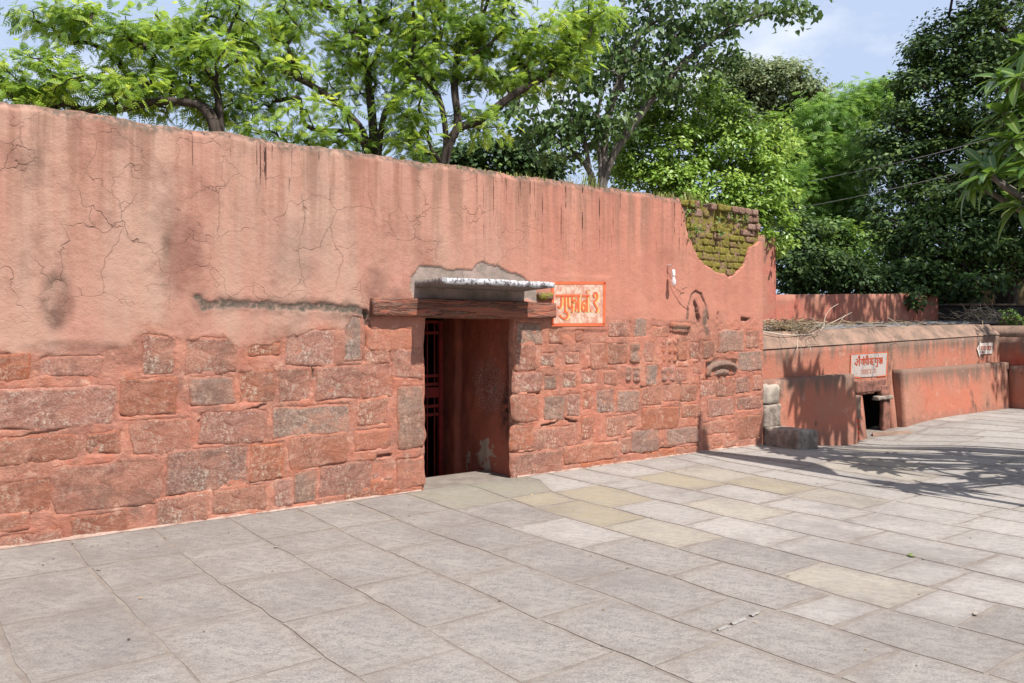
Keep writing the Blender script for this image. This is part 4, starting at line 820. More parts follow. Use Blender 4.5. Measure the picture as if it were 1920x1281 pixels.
# stones lying at the end of the main wall
def block(lo, hi, seed, mat, label, rz=0, r=.03, amp=.022):
    c = (np.array(lo) + np.array(hi)) / 2; c[2] = lo[2]; me = rbox(np.array(lo) - c, np.array(hi) - c, .04, r, amp, 7, seed, maxn=16)
    x, y = XY(c[0], -c[1]); o = link('stone_block', me, mat, label=label, cat='stone block', group='loose stones at the wall end'); o.location = (x, y, c[2]); o.rotation_euler = (0, 0, WANG + rz); return o
block((8.985, -.60, -.06), (9.37, .02, .225), 1, BLACKM, 'long dark grey stone block lying on the paving as a step', R(-5))
block((8.99, .0, .20), (9.40, .33, .53), 2, BLACKM, 'grey rough stone stacked under the pale stone at the wall end')
block((8.985, .0, .525), (9.36, .33, .80), 3, PALEST, 'pale whitish stone on top of the stack at the wall end', r=.05, amp=.035)

# ---------------------------------------------------------------- signs on the second cave
s2 = wall_empty('name_board', label='greyish white painted board with two lines of red lettering above the small cave door', cat='sign')
o2, k2 = (1590, 650), 18.3; dd = -(FY - .010)
s2p = link('panel', sheet(None, 0, o2, k2, dd, [(115, 250), (1375, 175), (1305, 1000), (480, 1050), (90, 1010)]), SGREY, s2)
link('border', sheet([[(125, 262), (1370, 186)], [(1372, 180), (1318, 995)], [(110, 255), (88, 1015)], [(85, 1020), (450, 1080)], [(1000, 1018), (1310, 998)]], 30, o2, k2, dd + .004), SORANGE, s2p)
T2 = [([(425, 440), (905, 402)], 34), ([(930, 398), (1200, 384)], 34), [(275, 440), (320, 425), (335, 480), (280, 540), (235, 570), (290, 610), (340, 560), (352, 470)], [(395, 420), (396, 660)], [(396, 430), (366, 345), (400, 315), (412, 400)], [(335, 610), (285, 655)],
      [(470, 450), (455, 540), (478, 575)], [(518, 445), (520, 620)], [(560, 440), (562, 620)], [(560, 430), (535, 330)], [(608, 440), (612, 540), (655, 545)], [(660, 435), (662, 620)], [(660, 425), (636, 330), (672, 300), (700, 420)], [(712, 430), (712, 615)], [(745, 500), (790, 530), (770, 590)], [(795, 420), (795, 600)], ([(780, 345), (800, 345)], 30),
      [(850, 415), (822, 500), (872, 520), (828, 575), (875, 625)], [(965, 410), (948, 510), (985, 545)], [(1012, 400), (1016, 610)], [(1005, 615), (1032, 655), (985, 690), (952, 655)], [(1080, 400), (1072, 520), (1112, 555)], [(1120, 395), (1122, 600)], [(1122, 480), (1150, 450), (1150, 540)], [(1180, 390), (1180, 590)]]
link('lettering', sheet(T2, 27, o2, k2, dd + .005), SRED, s2p)
T3 = [[(460, 805), (850, 778)], [(490, 810), (478, 900), (505, 925)], [(530, 805), (532, 940)], [(575, 800), (572, 890), (605, 915)], [(612, 800), (614, 950)], [(655, 795), (655, 940)], [(690, 790), (690, 960)], [(745, 860), (780, 885), (760, 920)], [(795, 785), (796, 930)], [(835, 720), (837, 730)], [(895, 775), (950, 760), (950, 830), (900, 860), (950, 905)]]
link('small_lettering', sheet(T3, 20, o2, k2, dd + .004), flat_mat('sign_faded_red', lin(206, 120, 98, KW), lin(214, 168, 150, KW), 26), s2p)
s3 = wall_empty('arrow_sign', label='small white painted arrow with red lettering pointing left near the yard corner', cat='sign')
o3, k3 = (1820, 630), 25.6
s3p = link('panel', sheet(None, 0, o3, k3, dd + .008, [(300, 610), (480, 240), (490, 345), (1070, 318), (1045, 845), (470, 885), (425, 1025), (345, 720)]), SPURE, s3)
T4 = [[(500, 512), (740, 508)], [(770, 505), (985, 488)], [(530, 515), (515, 640), (550, 660)], [(585, 515), (587, 690)], [(650, 515), (640, 630), (668, 650)], [(700, 510), (702, 695)], [(785, 505), (780, 640), (820, 660)], [(850, 500), (852, 685)], [(890, 500), (880, 600), (915, 690)], [(950, 492), (955, 675)], [(400, 620), (440, 560)], [(395, 590), (420, 640)], ring(575, 780, 32)]
link('lettering', sheet(T4, 30, o3, k3, dd + .011), SRED, s3p)

# ---------------------------------------------------------------- dry brushwood on the cave roof
def mat_tone(name, cols, rough=.9, spec=.2):
    m = M(name, rough, spec); r = m.n('ValToRGB'); e = r.color_ramp.elements; e[0].color = cols[0]; e[1].color = cols[-1]
    for i, c in enumerate(cols[1:-1]): x = e.new((i + 1) / (len(cols) - 1)); x.color = c
    m.t.links.new(m.attr('tone'), r.inputs[0]); return m.done(r.outputs[0])
TWIG = mat_tone('dry_twigs', [(.05, .035, .025, 1), (.16, .11, .07, 1), (.42, .31, .17, 1), (.5, .44, .36, 1)])
def twigs(name, label, cen, rad, n, ln, r, seed, flatz=.35, extra=(), cat='brushwood', pale=1.0):
    g = np.random.default_rng(seed); segs, tn = [], []
    for i in range(n):
        p = np.array(cen) + g.normal(0, 1, 3) * rad * .55; a = g.uniform(0, 2 * np.pi); e = g.normal(0, flatz); l = ln * g.uniform(.4, 1.3)
        d = np.array([np.cos(a) * np.cos(e), np.sin(a) * np.cos(e), np.sin(e)]); b = g.normal(0, .18, 3) * l
        segs.append((curve([p - d * l / 2, p + b * .5, p + d * l / 2], 5), np.linspace(r * g.uniform(.6, 1.4), r * .3, 5))); tn += [min(1, g.uniform(0, 1) * pale)] * 5
    for pts, rr in extra: segs.append((curve(pts, 14), np.linspace(rr, rr * .4, 14))); tn += [.95] * 14
    v, f = tubes(segs, 4); me = mk(v, f, True); attr(me, 'tone', np.repeat(tn, 4)); o = link(name, me, TWIG, label=label, cat=cat, kind='stuff'); return o
def lw(x, y, d): s, z = W(x, y, d); X, Yy = XY(s, d); return np.array([X, Yy, z])
ctr = lw(1475, 612, -.75); dvec = np.array([.40, .28, .07])
ex = [([lw(1424, 620, -.5), lw(1470, 628, -.45), lw(1520, 627, -.5), lw(1543, 615, -.6), lw(1546, 598, -.7), lw(1556, 580, -.7), lw(1572, 570, -.7)], .009), ([lw(1545, 612, -.7), lw(1570, 600, -.8), lw(1597, 586, -.9)], .008)]
for a, b in (((1495, 630), (1490, 680)), ((1498, 632), (1503, 690)), ((1510, 632), (1516, 655)), ((1512, 640), (1524, 668)), ((1460, 628), (1478, 653)), ((1490, 640), (1496, 660))): ex.append(([lw(a[0], a[1], -.5), lw((a[0] + b[0]) / 2 + 2, (a[1] + b[1]) / 2, -.30), lw(b[0], b[1], -.27)], .005))
twigs('brushwood', 'heap of dry twigs and straw at the left end of the cave roof', ctr, dvec, 400, .40, .0045, 3, .3, ex)
twigs('brushwood', 'thin scatter of dry twigs along the middle of the cave roof', lw(1600, 607, -.9), np.array([1.3, .9, .03]), 120, .35, .004, 4, .15)
twigs('brushwood', 'pale tangled dead twigs near the yard corner on the roof', lw(1838, 592, -1.3), np.array([.55, .3, .14]), 150, .45, .005, 5, .5, pale=1.5)
twigs('brushwood', 'dark fallen branches on top of the side wall', lw(1908, 604, -.45), np.array([.25, .4, .04]), 50, .6, .009, 6, .12, pale=.4)

# ================================================================ TREES
def mat_leaf(name, cols, trans=.35, rough=.5, spec=.35, tcol=None):
    m = M(name, rough, spec); r = m.n('ValToRGB'); e = r.color_ramp.elements; e[0].color = cols[0]; e[1].color = cols[-1]
    for i, c in enumerate(cols[1:-1]): x = e.new((i + 1) / (len(cols) - 1)); x.color = c
    m.t.links.new(m.attr('tone'), r.inputs[0]); m.done(r.outputs[0])
    tr = m.n('BsdfTranslucent'); hs = m.n('HueSaturation'); hs.inputs['Value'].default_value = 1.5; hs.inputs['Hue'].default_value = .485; m.t.links.new(r.outputs[0], hs.inputs['Color']); m.t.links.new(hs.outputs[0], tr.inputs[0])
    mx = m.n('MixShader'); mx.inputs[0].default_value = trans; m.t.links.new(m.b.outputs[0], mx.inputs[1]); m.t.links.new(tr.outputs[0], mx.inputs[2]); m.t.links.new(mx.outputs[0], m.o.inputs[0])
    return m.m
def mat_bark(name, a, b):
    m = M(name, .95, .15); n1 = m.noise(3, 6, .7, stretch=(4, 4, 1)); m.bump(n1, .8, .03); return m.done(m.mix(m.ramp(n1, .35, .65), a, b))
BARKD = mat_bark('dark_bark', (.035, .027, .022, 1), (.075, .058, .048, 1)); BARKP = mat_bark('pale_bark', (.10, .085, .072, 1), (.19, .165, .14, 1))
LEAF = {
 'copper': mat_leaf('feathery_leaf', [(.08, .155, .022, 1), (.165, .28, .035, 1), (.28, .41, .05, 1), (.42, .51, .07, 1)], .5),
 'peepal': mat_leaf('heart_leaf', [(.04, .08, .022, 1), (.085, .15, .04, 1), (.17, .24, .08, 1)], .3, .5, .3),
 'bush': mat_leaf('bush_leaf', [(.08, .16, .02, 1), (.20, .33, .045, 1), (.37, .50, .11, 1)], .35, .4, .5),
 'olive': mat_leaf('olive_leaf', [(.12, .17, .07, 1), (.19, .24, .10, 1), (.26, .29, .13, 1)], .3),
 'feather': mat_leaf('light_leaf', [(.09, .19, .03, 1), (.17, .31, .05, 1), (.27, .42, .08, 1)], .4),
 'dark': mat_leaf('dark_leaf', [(.022, .05, .016, 1), (.055, .105, .026, 1), (.14, .21, .05, 1)], .28, .55, .3),
 'shrub': mat_leaf('shrub_leaf', [(.03, .07, .012, 1), (.08, .16, .025, 1), (.20, .30, .045, 1)], .35)}
TPL = {}
TPL['simple'] = (np.array([(0, 0, 0), (.28, .5, .06), (0, 1, -.05), (-.28, .5, .06)]), np.array([(0, 1, 2), (0, 2, 3)]))
TPL['heart'] = (np.array([(0, .05, 0), (.36, .10, .06), (.40, .35, .08), (0, 1.05, -.05), (-.40, .35, .08), (-.36, .10, .06)]), np.array([(0, 1, 2), (0, 2, 3), (0, 3, 4), (0, 4, 5)]))
def frond(n=8, w=.055, l=.30):
    v, f = [], []
    for i in range(n):
        t = (i + .6) / n; zz = -.22 * t * t; ln = l * math.sin(math.pi * min(.96, .25 + .72 * t)) ; ww = w
        for sg in (-1, 1):
            b = len(v); v += [(0, t - ww * .5, zz), (0, t + ww * .5, zz), (sg * ln, t + ww * .75 + .10, zz - .05), (sg * ln * .9, t - ww * .2 + .10, zz - .05)]
            f += [(b, b + 1, b + 2), (b, b + 2, b + 3)]
    return np.array(v, float), np.array(f)
TPL['frond'] = frond(6, .12, .26)
TPL['spray'] = frond(5, .10, .34)
def leaf_mesh(tpl, pos, nrm, axis, size, tone):
    tv, tf = TPL[tpl]; N = len(pos)
    n = nrm / np.maximum(np.linalg.norm(nrm, axis=1, keepdims=True), 1e-9); a = axis - (axis * n).sum(1, keepdims=True) * n
    a /= np.maximum(np.linalg.norm(a, axis=1, keepdims=True), 1e-9); b = np.cross(a, n)
    v = pos[:, None, :] + size[:, None, None] * (tv[None, :, 0:1] * b[:, None, :] + tv[None, :, 1:2] * a[:, None, :] + tv[None, :, 2:3] * n[:, None, :])
    f = (tf[None] + (np.arange(N) * len(tv))[:, None, None]).reshape(-1, 3); me = mk(v.reshape(-1, 3), f); attr(me, 'tone', np.repeat(tone, len(tv))); return me
def tree(name, label, clumps, leaf, tpl, size, nsub, nleaf, subr, base, stems, trunk_r, seed, bark=BARKD, group=None, hang=0.0, shell=.55, cat='tree', tip=.006, depth=None, twig_cap=999):
    """clumps: (px, py, rx, ry, Y[, rdepth]) crown volumes given by where they stand; stems: polylines (px, py, Y) the limbs follow"""
    g = np.random.default_rng(seed); root = empty(name, tuple(base), label=label, cat=cat, group=group)
    subs, outw = [], []
    vol = np.array([c[2] * c[3] * c[4] ** 2 for c in clumps]) ** .8; cnt = np.maximum(2, np.round(nsub * vol / vol.sum())).astype(int)
    for c, k in zip(clumps, cnt):
        cen = P(c[0], c[1], c[4]); rx, rz = c[2] / F * c[4], c[3] / F * c[4]; ry = c[5] if len(c) > 5 else (rx + rz) / 2
        q = g.normal(0, 1, (k, 3)); q /= np.linalg.norm(q, axis=1, keepdims=True); q *= (g.uniform(0, 1, (k, 1)) ** (1 / 3)) * (1 - shell) + shell * g.uniform(.75, 1.05, (k, 1))
        subs.append(cen + q * [rx, ry, rz]); outw.append(q)
    subs = np.concatenate(subs); outw = np.concatenate(outw); base = np.array(base, float)
    # skeleton
    nodes, par, plen = [base], [-1], [0.0]
    for st in stems:
        last = 0; pts = [P(*p) for p in st]; pp = curve([base] + pts, 4 * (len(pts) + 1))[1:]
        for p in pp: nodes.append(p); par.append(last); plen.append(plen[last] + np.linalg.norm(p - nodes[last])); last = len(nodes) - 1
    tips = []
    for i in np.argsort(np.linalg.norm(subs - base, axis=1)):
        p = subs[i]; nd = np.array(nodes); dist = np.linalg.norm(nd - p, axis=1) ; cost = dist + .22 * np.array(plen) + np.where(nd[:, 2] > p[2] + .1, .6 * (nd[:, 2] - p[2]), 0); j = int(np.argmin(cost))
        m1 = nodes[j] + (p - nodes[j]) * .5 + g.normal(0, .07, 3) * dist[j] + np.array([0, 0, .06 * dist[j]])
        nodes.append(m1); par.append(j); plen.append(plen[j] + dist[j] / 2); nodes.append(p); par.append(len(nodes) - 2); plen.append(plen[j] + dist[j]); tips.append(len(nodes) - 1)
    nodes = np.array(nodes); par = np.array(par); w = np.zeros(len(nodes))
    for t in tips: w[t] += 1
    for i in range(len(nodes) - 1, 0, -1): w[par[i]] += w[i]
    w = np.maximum(w, .6); ex = math.log(max(trunk_r / tip, 1.5)) / math.log(max(len(tips), 3)); rad = tip * w ** ex
    for i in range(1, len(nodes)): rad[i] = min(rad[i], rad[par[i]])
    segs = [((nodes[par[i]], nodes[i]), (rad[i] * .5 + min(rad[par[i]], rad[i] * 1.35) * .5, rad[i])) for i in range(1, len(nodes))]
    v, f = tubes(segs, 6); link('trunk', mk(v - base, f, True), bark, root)
    N = len(subs) * nleaf; ci = np.repeat(np.arange(len(subs)), nleaf)
    q = g.normal(0, 1, (N, 3)); q /= np.linalg.norm(q, axis=1, keepdims=True); q *= g.uniform(0, 1, (N, 1)) ** .5
    pos = subs[ci] + q * np.array([1, 1, .5]) * subr * g.uniform(.45, 1.5, (len(subs), 1))[ci]
    nrm = np.array([0, 0, .75]) + q * .55 + outw[ci] * .35 + g.normal(0, .42, (N, 3)); ax = q + outw[ci] * .5 + g.normal(0, .5, (N, 3)) + np.array([0, 0, -hang])
    if hang > .9: nrm = g.normal(0, 1, (N, 3)) + outw[ci] + np.array([0, -.4, .3])
    tone = np.clip(.45 + .24 * g.normal(0, 1, len(subs))[ci] + .18 * g.normal(0, 1, N) + .15 * q[:, 2], 0, 1)
    link('crown', leaf_mesh(tpl, pos - base, nrm, ax, size * g.uniform(.65, 1.25, N), tone), LEAF[leaf], root)
    return root
TB = 2.9
def gb_(px, Y, z=TB): p = P(px, 0, Y); return (p[0], Y, z)
gT = 'trees standing behind the painted wall'
tree('feathery_tree', 'feathery yellow green tree leaning left above the left end of the wall',
     [(95, 30, 65, 26, 10), (190, 62, 105, 46, 10.2), (60, 140, 75, 42, 9.6), (150, 175, 105, 34, 9.8), (290, 105, 95, 52, 10.4), (335, 45, 65, 36, 10.6), (400, 110, 60, 40, 10.3), (20, 175, 50, 25, 9.4), (250, 175, 70, 25, 10), (330, 190, 60, 40, 10.4), (400, 190, 40, 40, 10.6), (-90, 120, 90, 60, 9.6), (440, 20, 60, 30, 10.8)],
     'copper', 'frond', .155, 330, 15, .26, gb_(425, 10.2), [[(405, 232, 10.2), (350, 185, 10.2), (285, 160, 10.1), (190, 160, 10)], [(412, 220, 10.3), (400, 150, 10.3), (350, 80, 10.4), (300, 40, 10.4)], [(395, 225, 10.1), (320, 190, 10), (220, 205, 9.9)]], .085, 11, group=gT)
tree('feathery_tree', 'feathery tree with several thin stems behind the middle of the wall',
     [(500, 70, 75, 60, 11.2), (600, 40, 95, 50, 11.4), (540, 150, 60, 36, 11), (700, 85, 85, 60, 11.3), (600, 215, 60, 22, 10.8), (470, 190, 55, 30, 10.9), (770, 30, 75, 45, 11.6), (650, 150, 55, 36, 11.2), (560, -60, 130, 50, 11.5), (740, -60, 130, 50, 11.6), (500, 240, 50, 16, 10.7), (580, 260, 60, 16, 10.8), (650, 265, 50, 20, 11), (740, 230, 50, 40, 11.4), (760, 140, 50, 40, 11.4), (460, 120, 50, 50, 11)],
     'copper', 'frond', .155, 370, 15, .26, gb_(705, 11.2), [[(690, 275, 11.2), (655, 215, 11.1), (600, 170, 11), (545, 140, 11)], [(715, 240, 11.2), (745, 180, 11.3), (800, 110, 11.4), (820, 60, 11.4)], [(700, 250, 11.3), (690, 150, 11.4), (680, 60, 11.5), (670, -40, 11.5)], [(680, 265, 11.1), (580, 240, 10.9), (560, 180, 10.9), (520, 90, 11.1)]], .10, 12, group=gT)
tree('feathery_tree', 'feathery tree forking low with one limb reaching right above the doorway',
     [(845, 50, 85, 46, 10.8), (940, 60, 80, 50, 10.9), (1010, 105, 50, 34, 11), (800, 120, 55, 40, 10.7), (890, 130, 55, 30, 10.8), (1060, 55, 60, 46, 11.2), (770, 195, 40, 32, 10.5), (890, -50, 150, 50, 11), (1110, 20, 50, 40, 11.4), (980, 150, 45, 20, 10.9), (780, 270, 40, 22, 10.5), (900, 230, 40, 30, 10.8), (1060, 130, 40, 30, 11.2)],
     'copper', 'frond', .155, 330, 15, .26, gb_(822, 10.6), [[(835, 290, 10.6), (858, 235, 10.6), (852, 160, 10.7), (860, 80, 10.8)], [(845, 262, 10.6), (900, 225, 10.7), (960, 180, 10.8), (1030, 140, 11)], [(836, 285, 10.6), (828, 200, 10.6), (800, 150, 10.7)]], .095, 13, group=gT)
tree('peepal_tree', 'tall sparse tree with dark dangling heart shaped leaves and pale stems',
     [(1075, 190, 60, 70, 14), (1130, 90, 80, 70, 14.2), (1215, 60, 90, 60, 14.4), (1310, 35, 85, 40, 14.6), (1405, 15, 75, 20, 14.6), (1490, 18, 42, 22, 14.6), (1330, 100, 60, 40, 14.6), (1050, 270, 50, 40, 13.8), (1130, 230, 60, 50, 14), (1190, 150, 60, 50, 14.2), (990, 230, 50, 40, 13.8), (1250, -60, 160, 50, 14.6), (1270, 150, 60, 40, 14.4), (960, 170, 40, 40, 14)],
     'peepal', 'heart', .105, 360, 21, .36, gb_(1120, 14.2, 2.8), [[(1105, 320, 14), (1090, 230, 14), (1080, 130, 14.1), (1070, 40, 14.2)], [(1125, 320, 14.1), (1120, 220, 14.1), (1150, 100, 14.3), (1170, 10, 14.4)], [(1135, 330, 14.2), (1190, 230, 14.2), (1270, 130, 14.4), (1360, 60, 14.6), (1470, 10, 14.6)], [(1110, 330, 14), (1030, 250, 13.9), (970, 200, 13.9)], [(1130, 310, 14.2), (1145, 200, 14.2), (1200, 60, 14.4)]], .14, 14, BARKP, hang=1.6, shell=.3)
tree('dense_tree', 'low rounded dark green tree seen between the trunks', [(930, 305, 95, 42, 19), (860, 310, 60, 34, 19), (1000, 315, 60, 36, 19)], 'dark', 'simple', .16, 130, 60, .5, gb_(930, 19, 2.7), [[(930, 330, 19)]], .15, 15)
tree('leafy_tree', 'bright green bushy tree rising behind the broken brick corner',
     [(1195, 215, 40, 50, 15.5), (1310, 205, 70, 60, 15.6), (1250, 290, 80, 55, 15.2), (1375, 280, 60, 66, 15.5), (1430, 350, 45, 66, 15.4), (1320, 360, 80, 40, 15), (1160, 290, 36, 55, 15.2), (1455, 255, 26, 40, 15.8), (1230, 345, 70, 30, 15), (1440, 430, 40, 40, 15.2), (1380, 400, 60, 40, 15.2)],
     'bush', 'simple', .10, 360, 90, .33, gb_(1320, 15.5, 2.4), [[(1320, 330, 15.5), (1310, 250, 15.5), (1310, 160, 15.6)], [(1330, 350, 15.4), (1390, 300, 15.5), (1430, 280, 15.5)], [(1300, 350, 15.4), (1230, 290, 15.3), (1195, 210, 15.5)]], .13, 16)
tree('distant_tree', 'hazy olive green tree far behind with an open spreading crown',
     [(1450, 165, 80, 46, 34), (1395, 215, 50, 40, 34), (1500, 225, 46, 46, 34), (1400, 140, 40, 26, 34), (1440, 250, 50, 26, 34), (1520, 185, 26, 30, 34), (1350, 180, 40, 40, 34)],
     'olive', 'simple', .19, 460, 60, .60, (P(1440, 0, 34)[0], 34, 1.5), [[(1440, 330, 34), (1440, 250, 34), (1450, 180, 34)], [(1445, 300, 34), (1500, 240, 34)], [(1440, 300, 34), (1400, 230, 34)]], .3, 17, BARKD, tip=.02)
tree('fine_leaved_tree', 'pale green fine leaved tree between the bushy tree and the big dark tree',
     [(1555, 225, 50, 46, 24), (1620, 195, 55, 36, 24.5), (1555, 320, 66, 66, 23.5), (1500, 370, 36, 56, 23), (1615, 290, 56, 46, 24), (1530, 430, 46, 46, 23), (1590, 400, 50, 46, 23.2), (1485, 300, 30, 50, 23.6), (1660, 180, 36, 26, 25)],
     'feather', 'spray', .27, 620, 22, .55, (P(1570, 0, 24)[0], 24, 1.5), [[(1570, 450, 24), (1560, 330, 24), (1555, 220, 24)], [(1575, 400, 24), (1615, 280, 24), (1625, 180, 24.5)]], .16, 18)
tree('big_dark_tree', 'very large dense dark green tree filling the right side',
     [(1800, 70, 95, 56, 20.5), (1880, 60, 80, 70, 20), (1745, 190, 70, 70, 20.5), (1850, 200, 110, 90, 20), (1690, 310, 66, 60, 20.5), (1790, 340, 110, 80, 19.6), (1665, 420, 60, 50, 20), (1880, 380, 90, 80, 19.6), (1760, 440, 90, 50, 19.3), (1860, 470, 80, 34, 19), (1700, 490, 80, 36, 19.2), (1770, 110, 60, 50, 20.6), (1720, 250, 60, 50, 20.4), (1960, 200, 110, 160, 20), (1900, -60, 140, 60, 20.5), (1720, 150, 40, 34, 20.6), (1655, 255, 26, 24, 20.6), (1800, 520, 90, 22, 18.6), (1980, 420, 110, 110, 19), (2100, 130, 120, 110, 21.3), (2260, 110, 130, 110, 21.3), (1990, 60, 90, 90, 21.3), (1700, 420, 90, 70, 22), (1800, 450, 110, 70, 22), (1880, 300, 80, 110, 22), (1760, 300, 80, 80, 22)],
     'dark', 'simple', .14, 1000, 80, .50, (P(1890, 0, 20.5)[0], 20.5, 1.6), [[(1880, 480, 20.5), (1850, 350, 20.3), (1800, 200, 20.4), (1790, 80, 20.5)], [(1870, 420, 20.3), (1760, 330, 20), (1690, 300, 20.4)], [(1885, 380, 20.4), (1900, 200, 20.2), (1890, 60, 20)]], .34, 19, tip=.012)
gS = 'shrubs under the trees behind the cave roof'
tree('shrub', 'dark shrub mass next to the end pier of the rear wall', [(1490, 500, 40, 56, 18), (1545, 510, 50, 46, 18.2), (1600, 525, 56, 30, 18), (1500, 440, 40, 40, 18.3)], 'dark', 'simple', .12, 230, 50, .36, (P(1530, 0, 18.2)[0], 18.2, 1.6), [[(1530, 560, 18.2), (1520, 500, 18.2)]], .06, 20, cat='shrub', group=gS)
tree('shrub', 'bright yellow green shrub among the dark foliage right of the pier', [(1555, 430, 34, 24, 18.8), (1530, 470, 30, 26, 18.6), (1590, 450, 26, 26, 18.9), (1600, 490, 36, 24, 18.6)], 'shrub', 'simple', .13, 70, 40, .36, (P(1560, 0, 18.8)[0], 18.8, 1.6), [[(1560, 520, 18.8), (1555, 460, 18.8)]], .05, 21, cat='shrub', group=gS)
tree('shrub', 'light green shrub in sun above the old brick wall', [(1890, 488, 46, 18, 25.5), (1950, 480, 50, 26, 25.5), (1840, 490, 30, 14, 25.5)], 'shrub', 'simple', .16, 60, 50, .5, (P(1890, 0, 25.5)[0], 25.5, 1.6), [[(1890, 520, 25.5)]], .05, 22, cat='shrub', group=gS)
tree('shrub', 'dark leafy shrub hanging over the far end of the rear wall', [(1690, 530, 60, 26, 18.8), (1640, 520, 40, 26, 18.6), (1745, 525, 50, 26, 18.8), (1700, 565, 20, 18, 18.2), (1775, 552, 46, 24, 21.5), (1750, 545, 40, 30, 22)], 'dark', 'simple', .13, 150, 46, .36, (P(1690, 0, 19)[0], 19, 1.6), [[(1690, 560, 19)]], .06, 23, cat='shrub', group=gS)
tree('shrub', 'small green plant sprouting among twigs on the side wall', [(1890, 592, 12, 16, 16.8), (1905, 600, 14, 8, 16.8)], 'shrub', 'simple', .06, 26, 12, .10, tuple(P(1892, 609, 16.8)), [[(1891, 585, 16.8)]], .006, 24, cat='plant', tip=.003)
# out of frame on the right: the crown that shades the rear walls and the side wall
SHX = (11.2, 14.2)
tree('shade_tree', 'broad tree beyond the right edge that shades the yard corner', [(CX + F * x / y, HY - F * (z - EYE) / y, F * r / y, F * r * .8 / y, y, r) for x, y, z, r in ((9.35, 13.5, 8.7, 1.15), (10.6, 14.2, 8.7, 1.3), (11.9, 15.1, 8.8, 1.4), (13.3, 15.8, 8.8, 1.6), (15, 16.5, 8.8, 1.8), (13.5, 14, 8.2, 1.6), (16, 15, 8, 2))],
     'dark', 'simple', .17, 260, 44, .5, (14.5, 14.3, -.1), [[(CX + F * 14.5 / 14.3, HY - F * (4 - EYE) / 14.3, 14.3), (CX + F * 13 / 14.4, HY - F * (7.5 - EYE) / 14.4, 14.4)]], .22, 25, tip=.012)

# ---------------------------------------------------------------- frangipani at the right edge
fr = empty('frangipani_tree', (8.3, 8.7, 0), label='frangipani branches with long glossy leaves hanging in at the right edge', cat='tree')
def mat_frang():
    m = M('frangipani_leaf', .32, .5); mid = m.attr('mid'); r = m.rand()
    c = m.mix(r, (.055, .13, .022, 1), (.13, .21, .035, 1)); c = m.mix(m.ramp(mid, .75, .98), c, (.32, .38, .12, 1)); m.done(c)
    tr = m.n('BsdfTranslucent'); tr.inputs[0].default_value = (.22, .36, .04, 1); mx = m.n('MixShader'); mx.inputs[0].default_value = .3
    m.t.links.new(m.b.outputs[0], mx.inputs[1]); m.t.links.new(tr.outputs[0], mx.inputs[2]); m.t.links.new(mx.outputs[0], m.o.inputs[0]); return m.m
FRL = mat_frang()
def frleaf(droop):
    v, f, mid = [], [], []; n = 9
    for i in range(n):
        t = i / (n - 1); w = .145 * (math.sin(math.pi * t ** .8) ** .75) + .004; zz = -droop * t * t
        for x in (-1, -.5, 0, .5, 1): v.append((x * w, t, zz + .055 * abs(x) * w / .145)); mid.append(1 - abs(x))
    for i in range(n - 1):
        for k in range(4): f.append((i * 5 + k, i * 5 + k + 1, i * 5 + k + 6, i * 5 + k + 5))
    return np.array(v), np.array(f), np.array(mid)
LV = [frleaf(d) for d in (.12, .28, .5)]; LME = []
for v, f, mid in LV:
    me = mk(v, f, True); attr(me, 'mid', mid); me.materials.append(FRL); LME.append(me)
g = np.random.default_rng(44); branch = []; off_v, off_f, off_m, no = [], [], [], 0
ros = [(1865, 327, 8.6), (1842, 308, 8.9), (1912, 145, 8.6), (1920, 205, 8.8), (1900, 262, 8.7), (1918, 385, 8.6), (1945, 90, 8.9), (1955, 300, 8.4), (1886, 290, 9.1), (1965, 230, 9.2), (1925, 170, 9.2), (1930, 330, 9), (1832, 335, 9), (1885, 212, 8.8), (1880, 150, 9)]
rc = [(P(*q), True) for q in ros]
sdn = np.array(sd)
tg = [np.array(G(x, y)) for x, y in zip(g.uniform(1600, 1940, 30), g.uniform(838, 950, 30))] + [np.array([*XY(W(x, y, -BY)[0], -BY), W(x, y, -BY)[1]]) for x, y in zip(g.uniform(1490, 1606, 16), g.uniform(705, 800, 16))]
for q0 in tg:
    for k in np.arange(3.2, 9, .25) + g.uniform(0, .25):
        q = q0 + sdn * k
        if q[0] / q[1] > .70 and q[2] > 2.8 and abs(q[1] - 8.6) < 1.9:
            if q[2] < 6.6 and q[0] < 9.2: rc.append((q, False))
            break
trunk_top = np.array([8.3, 8.7, 1.6])
